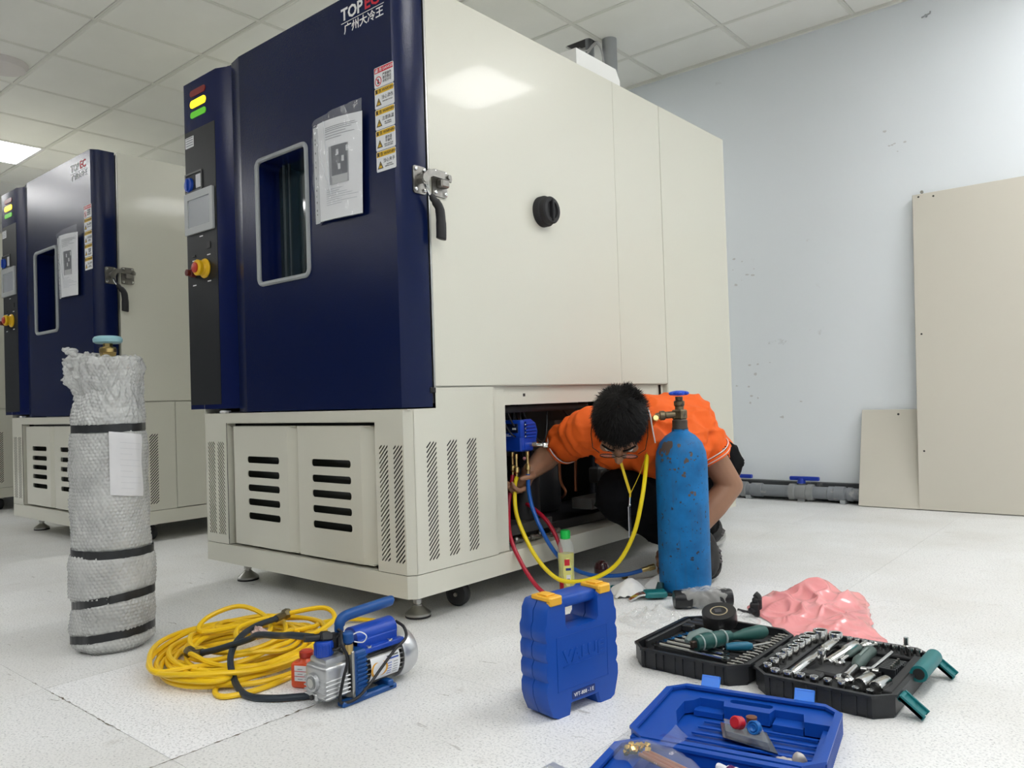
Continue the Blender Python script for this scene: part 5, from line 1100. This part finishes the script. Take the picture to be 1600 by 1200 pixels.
# ================================================================ THE WORKER
def cap_bm(bm, a, b, ra, rb, n=16):
    a, b = Vector(a), Vector(b); d = b-a; L = max(d.length, 1e-5); m = MB(); prof = []
    for k in range(5): t = radians(90-22.5*k*.98); prof.append((ra*cos(t), -ra*sin(t)))
    for k in range(5): t = radians(22.5*k); prof.append((rb*cos(t), L+rb*sin(t)))
    prof[0] = (0, -ra); prof.append((0, L+rb)); prof[-2] = (rb*.35, L+rb*.93)
    m.lathe(prof, n, frame(a, d if d.length > 1e-5 else Vector((0, 0, 1))))
    bmesh.ops.recalc_face_normals(m.bm, faces=m.bm.faces)
    t = bpy.data.meshes.new('t'); m.bm.to_mesh(t); m.bm.free(); bm.from_mesh(t); bpy.data.meshes.remove(t)
def ell_bm(bm, c, r, M_=None, u=24, v=16):
    m = MB(); m.sphere((0, 0, 0), r, (M_ or I4) @ T(*c) if M_ is not None else T(*c), u, v)
    t = bpy.data.meshes.new('t'); m.bm.to_mesh(t); m.bm.free(); bm.from_mesh(t); bpy.data.meshes.remove(t)
def fuse(name, bm, ma, voxel, sm, parent, disp=None, cut=None, label=None):
    me = bpy.data.meshes.new('t'); bm.to_mesh(me); bm.free(); o = bpy.data.objects.new('t', me); COL.objects.link(o)
    r = o.modifiers.new('r', 'REMESH'); r.mode = 'VOXEL'; r.voxel_size = voxel; r.use_smooth_shade = True
    s = o.modifiers.new('s', 'SMOOTH'); s.iterations = sm; s.factor = .5
    me2 = bpy.data.meshes.new_from_object(o.evaluated_get(bpy.context.evaluated_depsgraph_get()))
    bpy.data.objects.remove(o); bpy.data.meshes.remove(me); me2.name = name
    if disp:
        n = [v.normal.copy() for v in me2.vertices]
        for v, q in zip(me2.vertices, n): v.co += disp(v.co, q)
    if cut:
        b = bmesh.new(); b.from_mesh(me2); bmesh.ops.delete(b, geom=[v for v in b.verts if cut(v.co)], context='VERTS'); b.to_mesh(me2); b.free()
    me2.polygons.foreach_set('use_smooth', [True]*len(me2.polygons)); me2.materials.clear(); me2.materials.append(ma)
    return link(name, me2, parent, label)
SKIN = mat('skin', (.33, .175, .105), .5, sss=.08, bump=.1, bscale=300)
ORG = mat('orange polo', (.88, .13, .008), .75, bump=.25, bscale=900)
BLK = mat('black trousers', (.004, .004, .005), .9, bump=.2, bscale=500, spec=.12)
HAIR = mat('black hair', (.004, .0035, .0035), .5, spec=.2)
pe = thing('person', 'person in an orange polo and black trousers bending into the open side bay', 'person', (-1.38, 2.55, 0))
pi_ = lambda x: x-Vector((-1.38, 2.55, 0))
INV = T(1.38, -2.55, 0)
def P_(*a): return Vector(a)-Vector((-1.38, 2.55, 0))
hc = P_(-1.356, 2.138, .546)
toc = Vector((.535, -.844, .03)); c_ = (toc*.94+Vector((0, 0, .34))).normalized(); f_ = Vector((0, 0, -1)); f_ = (f_-c_*f_.dot(c_)).normalized()
f_ = (f_*.985+f_.cross(c_)*.06).normalized(); f_ = (f_-c_*f_.dot(c_)).normalized(); x_ = f_.cross(c_)
HM = Matrix(((x_.x, f_.x, c_.x, hc.x), (x_.y, f_.y, c_.y, hc.y), (x_.z, f_.z, c_.z, hc.z), (0, 0, 0, 1)))
def hand(bm, w, d, nrm, curl, thumb=1, s=1.0):
    """wrist w, direction d of the palm, nrm = palm side, curl per finger in degrees"""
    d = Vector(d).normalized(); nrm = Vector(nrm); nrm = (nrm-d*nrm.dot(d)).normalized(); side = d.cross(nrm)*thumb
    w = Vector(w)
    for k, (o, L, r) in enumerate(((.032, .075, .0095), (.011, .082, .010), (-.010, .076, .0095), (-.030, .062, .0085))):
        kn = w+d*(.088-.004*abs(k-1))*s+side*o*s
        cap_bm(bm, w+side*o*.55*s+d*.01, kn, .013*s, .0115*s, 12)
        p = kn; a = 0
        for j, fr_ in enumerate((.45, .32, .23)):
            a += curl[k]*(.8 if j == 0 else 1)
            q = p+(d*cos(radians(a))+nrm*sin(radians(a)))*L*fr_*s; cap_bm(bm, p, q, r*(1-.1*j)*s, r*(.92-.12*j)*s, 10); p = q
    t0 = w+side*.022*s+d*.022*s; t1 = t0+(side*.75+d*.55+nrm*.35).normalized()*.040*s; t2 = t1+(d*.8+nrm*.55+side*.15).normalized()*.032*s; t3 = t2+(d*.8+nrm*.6-side*.2).normalized()*.026*s
    for a, b, r0_, r1_ in ((t0, t1, .014, .0115), (t1, t2, .011, .010), (t2, t3, .010, .008)): cap_bm(bm, a, b, r0_*s, r1_*s, 10)
RSH, REL, RWR = P_(-1.515, 2.205, .522), P_(-1.735, 2.285, .437), P_(-1.712, 2.115, .377)
LSH, LEL, LWR = P_(-1.293, 2.515, .510), P_(-1.222, 2.640, .300), P_(-1.325, 2.460, .105)
b = bmesh.new()
cap_bm(b, P_(-1.395, 2.33, .535), P_(-1.372, 2.20, .545), .062, .055)
for a, e, r0_, r1_ in ((RSH, REL, .056, .043), (REL, REL.lerp(RWR, .4), .044, .045), (REL.lerp(RWR, .4), RWR, .045, .030), (LSH, LEL, .056, .044), (LEL, LEL.lerp(LWR, .35), .044, .046), (LEL.lerp(LWR, .35), LWR, .046, .029)): cap_bm(b, a, e, r0_, r1_)
hand(b, RWR, (.05, -.55, -.45), (-.2, -.6, .7), (40, 45, 50, 55), -1)
hand(b, LWR, (-.55, -.62, -.56), (.55, -.55, -.1), (30, 42, 52, 58), -1)
# head
ell_bm(b, (0, -.010, .022), (.073, .092, .083), HM)
ell_bm(b, (0, .030, -.030), (.062, .062, .078), HM); ell_bm(b, (0, .045, -.080), (.036, .038, .034), HM); ell_bm(b, (0, .070, .012), (.055, .022, .034), HM)
hp = lambda x, y, z: HM @ Vector((x, y, z))
cap_bm(b, hp(0, .090, -.008), hp(0, .114, -.042), .009, .013, 12)
for s in (-1, 1):
    cap_bm(b, hp(.010*s, .104, -.046), hp(.012*s, .098, -.048), .008, .008, 10); ell_bm(b, (.074*s, -.004, -.018), (.009, .018, .030), HM, 14, 10)
    cap_bm(b, hp(.016*s, .088, .008), hp(.048*s, .078, .006), .008, .007, 10); ell_bm(b, (.042*s, .070, -.040), (.020, .016, .020), HM, 14, 10)
cap_bm(b, hp(-.018, .092, -.072), hp(.018, .092, -.072), .008, .008, 10); cap_bm(b, hp(-.014, .088, -.082), hp(.014, .088, -.082), .008, .008, 10)
# torso and legs under the clothes
cap_bm(b, P_(-1.40, 2.36, .49), P_(-1.36, 2.82, .36), .09, .10)
RH_, LH_ = P_(-1.44, 2.76, .31), P_(-1.385, 2.80, .31); RK, LK = P_(-1.438, 2.262, .292), P_(-1.375, 2.58, .22); RA, LA = P_(-1.285, 2.525, .085), P_(-1.475, 2.96, .09)
for a, e, r0_, r1_ in ((RH_, RK, .085, .06), (RK, RA, .055, .034), (LH_, LK, .085, .06), (LK, LA, .055, .034), (RA, P_(-1.26, 2.45, .03), .03, .025), (LA, P_(-1.44, 2.88, .03), .03, .025)): cap_bm(b, a, e, r0_, r1_)
body = fuse('body', b, SKIN, .0055, 3, pe)
# polo shirt
b = bmesh.new()
s_ = (LSH-RSH).normalized()
cap_bm(b, RSH+Vector((0, .02, .0)), LSH, .078, .080)
cap_bm(b, P_(-1.455, 2.30, .475), P_(-1.43, 2.62, .43), .110, .120); cap_bm(b, P_(-1.325, 2.44, .470), P_(-1.35, 2.68, .42), .112, .105)
cap_bm(b, P_(-1.40, 2.38, .525), P_(-1.385, 2.62, .52), .105, .118); cap_bm(b, P_(-1.375, 2.33, .44), P_(-1.37, 2.50, .40), .085, .10); cap_bm(b, P_(-1.375, 2.72, .42), P_(-1.38, 2.78, .40), .110, .105)
cap_bm(b, P_(-1.335, 2.28, .47), P_(-1.36, 2.36, .42), .062, .075)
cap_bm(b, RSH, RSH.lerp(REL, .95), .076, .062); cap_bm(b, LSH, LSH.lerp(LEL, .70), .078, .070)
rd, ld = (REL-RSH).normalized(), (LEL-LSH).normalized(); rh, lh = RSH.lerp(REL, .70), LSH.lerp(LEL, .42)
def fold(p, n):
    a = 1-abs(noise.noise(Vector((p.x*7+p.z*5, p.y*6, p.z*16)))*2); c2 = 1-abs(noise.noise(Vector((p.x*16, p.y*13+4, p.z*24)))*2)
    k = .009*max(0, a)**3+.004*max(0, c2)**2
    for (o, dd) in ((RSH, rd), (LSH, ld)):
        t = (p-o).dot(dd); rr_ = ((p-o)-dd*t).length
        if rr_ < .1 and t > 0: k += .005*sin(t*95+4*noise.noise(p*9))
    return n*(k-.004)
def cutf(p):
    for o, dd, L in ((rh, rd, .2), (lh, ld, .16)):
        t = (p-o).dot(dd); r = ((p-o)-dd*t).length
        if 0 < t < L and r < .095: return True
    return False
shirt = fuse('polo_shirt', b, ORG, .0065, 5, pe, fold, cutf)
def ring(o, dd, r, tr, ma, nm, par, e=1.0):
    F = frame(o, dd); MB().tube([F @ Vector((r*cos(2*pi*k/40), r*e*sin(2*pi*k/40), .003*sin(6*pi*k/40))) for k in range(40)], tr, 8, True).build(nm, ma, par)
WB = mat('white trim', (.85, .78, .75), .7)
for o, dd, r in ((rh, rd, .0655), (lh, ld, .0735)):
    ring(o+dd*.004, dd, r, .0045, ORG, 'cuff_hem', shirt); ring(o+dd*.0095, dd, r-.001, .0028, WB, 'cuff_stripe', shirt); ring(o-dd*.006, dd, r+.003, .0018, WB, 'cuff_stripe', shirt); ring(o+dd*.015, dd, r-.003, .0035, ORG, 'cuff_hem', shirt)
C = [(-1.293, 2.207, .591), (-1.272, 2.186, .563), (-1.268, 2.191, .519), (-1.273, 2.213, .477), (-1.323, 2.221, .583), (-1.324, 2.208, .542), (-1.324, 2.209, .501), (-1.317, 2.216, .456)]
# collar with a pale edge, hanging open beside the neck
c0 = [P_(*C[0]), P_(*C[1]), P_(*C[2]), P_(*C[3])]
c1 = [P_(*C[4]), P_(*C[5]), P_(*C[6]), P_(*C[7])]
A, B_ = spline(c0, 6), spline(c1, 6)
m = MB(); vs = [[m.bm.verts.new(a.lerp(q, t/4)) for t in range(5)] for a, q in zip(A, B_)]
for i in range(len(vs)-1):
    for j in range(4): m.bm.faces.new((vs[i][j], vs[i+1][j], vs[i+1][j+1], vs[i][j+1]))
m.build('collar', ORG, shirt, ang=180); MB().tube(A, .0022, 6).build('collar_stripe', WB, shirt)
# trousers
b = bmesh.new()
cap_bm(b, P_(-1.43, 2.74, .32), P_(-1.37, 2.77, .335), .12, .098); cap_bm(b, RH_, RK, .110, .092); cap_bm(b, LH_, LK, .095, .08); cap_bm(b, RK, RK.lerp(RA, .85), .090, .058); cap_bm(b, LK, LK.lerp(LA, .85), .080, .055); cap_bm(b, P_(-1.34, 2.76, .36), P_(-1.345, 2.79, .36), .10, .10)
def foldp(p, n): return n*(.010*max(0, 1-abs(noise.noise(Vector((p.x*9, p.y*9, p.z*14)))*2.2))**3-.003)
fuse('trousers', b, BLK, .008, 5, pe, foldp)
# shoes
SH = mat('black shoe', (.010, .010, .011), .5, spec=.3); SO = mat('pale sole', (.45, .45, .43), .6)
def shoe(loc, rz, pitch_, label=None):
    M_ = Matrix.Translation(loc) @ R('Z', rz) @ R('Y', pitch_)
    m = MB(); m.sphere((.09, 0, .035), (.128, .043, .036), None, 24, 14)
    for v in m.bm.verts:
        v.co.z = max(v.co.z, .012)
        if v.co.x < .05: v.co.z += .03*(.05-v.co.x)/.1
        v.co.y *= 1-.15*max(0, (.1-v.co.x))
    bmesh.ops.transform(m.bm, matrix=M_, verts=m.bm.verts); s = m.build('shoe', SH, pe, ang=60)
    m = MB(); m.plate([(-.045+.135+.138*cos(a)-.045, .05*sin(a)*(1+.12*cos(a))) for a in [2*pi*k/28 for k in range(28)]], (), .014, I4)
    bmesh.ops.transform(m.bm, matrix=M_, verts=m.bm.verts); m.build('sole', SO if label else SH, s)
    m = MB()
    for k in range(3): m.tube([(.05+.035*k, -.047, .03), (.05+.035*k, 0, .078-.006*k), (.05+.035*k, .047, .03)], .006, 6)
    bmesh.ops.transform(m.bm, matrix=M_, verts=m.bm.verts); m.build('strap', mat('grey strap', (.13, .12, .12), .5), s)
shoe(P_(-1.285, 2.56, .070), -62, 18); shoe(P_(-1.505, 3.08, .03), -70, 4, 1)
# hair: a cap over the skull and many short strands
m = MB()
def hcap(u, v):
    th = 2*pi*u; ph = pi*(.02+.60*v)
    d = Vector((sin(ph)*cos(th), sin(ph)*sin(th), cos(ph)))
    lim = 1
    p = Vector((d.x*.083, -.010+d.y*.098, .022+d.z*.094))
    if p.y > .055: p.z = max(p.z, .018+(p.y-.055)*.35)
    if p.z < -.045: p.z = -.045
    k = 1+.045*noise.noise(d*4)+.03*noise.noise(d*14)
    return HM @ (Vector((0, -.012, .022))+(p-Vector((0, -.012, .022)))*k)
m.grid(hcap, 64, 36, True)
hair = m.build('hair', HAIR, pe, ang=180)
rg = random.Random(2); m = MB()
for k in range(6500):
    th = rg.uniform(0, 2*pi); ph = math.acos(1-rg.uniform(0, 1.28)); d = Vector((sin(ph)*cos(th), sin(ph)*sin(th), cos(ph)))
    p = Vector((d.x*.081, -.010+d.y*.096, .022+d.z*.092))
    if p.y > .06 and p.z < .022: continue
    if p.z < -.045: continue
    whorl = Vector((.01, -.05, .1)); fl_ = (p-whorl); fl_ = (fl_-d*fl_.dot(d)).normalized()
    up = rg.uniform(.12, .42)+(.35 if (p.y < -.04 and p.x < -.01) else 0)
    q = (fl_*(1-up)+d*up+Vector((rg.gauss(0, .16), rg.gauss(0, .16), rg.gauss(0, .16)))).normalized(); L = rg.uniform(.016, .032)
    w = d.cross(q).normalized()*.0009; e = p+q*L*.55-d*.0*L; t = p+q*L-d*L*.12
    vs = [m.bm.verts.new(HM @ x) for x in (p-w, p+w, e+w*.8, e-w*.8, t)]
    m.bm.faces.new(vs[:4]); m.bm.faces.new((vs[3], vs[2], vs[4]))
m.build('hair_strand', HAIR, hair, ang=180, kind='stuff', norm=False)
# brows, closed eyes
m = MB()
for s in (-1, 1): m.tube(spline([hp(.014*s, .099, .010), hp(.032*s, .095, .015), hp(.052*s, .080, .010)], 4), .0035, 6)
m.build('eyebrow', HAIR, pe)
for s in (-1, 1): MB().sphere((.032*s, .082, -.012), (.013, .011, .010), HM, 14, 10).build('eye', mat('eye white', (.7, .66, .62), .25), pe); MB().sphere((.032*s, .090, -.014), (.005, .0045, .005), HM, 10, 8).build('iris', INKBLK, pe)
# glasses
g = MB(); GM = mat('thin metal frame', (.03, .02, .015), .3, .8)
for s in (-1, 1):
    g.tube([hp(.034*s+.025*cos(2*pi*k/20), .108-.10*abs(.034*s+.025*cos(2*pi*k/20))**1.6, -.016+.019*sin(2*pi*k/20)) for k in range(20)], .0013, 6, True)
    g.tube([hp(.060*s, .100, -.010), hp(.082*s, .085, -.008), hp(.089*s, .04, -.008), hp(.087*s, -.004, -.006)], .0014, 6)
g.tube([hp(-.010, .108, -.014), hp(0, .112, -.012), hp(.010, .108, -.014)], .0014, 6); g = g.build('glasses', GM, pe)
for s in (-1, 1): MB().plate([(.024*cos(2*pi*k/20), .0185*sin(2*pi*k/20)) for k in range(20)], (), .001, HM @ T(.034*s, .106, -.016) @ FRONT @ R('Y', 0)).build('lens', mat('lens glass', (.8, .85, .85), .05, alpha=.18, coat=1), g)
# lanyard with badge
LY = mat('yellow lanyard', (.75, .55, .02), .6)
ly = MB().tube(spline([P_(-1.372, 2.150, .455), P_(-1.360, 2.152, .40), P_(-1.347, 2.172, .318)], 4), .0045, 8, flat=.3).tube(spline([P_(-1.306, 2.215, .445), P_(-1.325, 2.20, .38), P_(-1.345, 2.172, .318)], 4), .0045, 8, flat=.3).tube([P_(-1.346, 2.172, .320), P_(-1.348, 2.172, .305)], .003, 8).build('lanyard', LY, pe)
MB().cyl(P_(-1.348, 2.172, .305), P_(-1.350, 2.172, .282), .0035, n=8).sphere(P_(-1.350, 2.172, .280), .005, None, 8, 6).build('badge_clip', CHROME, ly)
MB().box(-.027, .027, -.0015, .0015, -.098, 0, .001, Matrix.Translation(P_(-1.352, 2.172, .277)) @ R('Z', 115) @ R('Y', 2)).build('badge', mat('badge holder', (.45, .46, .50), .15, coat=1), ly)
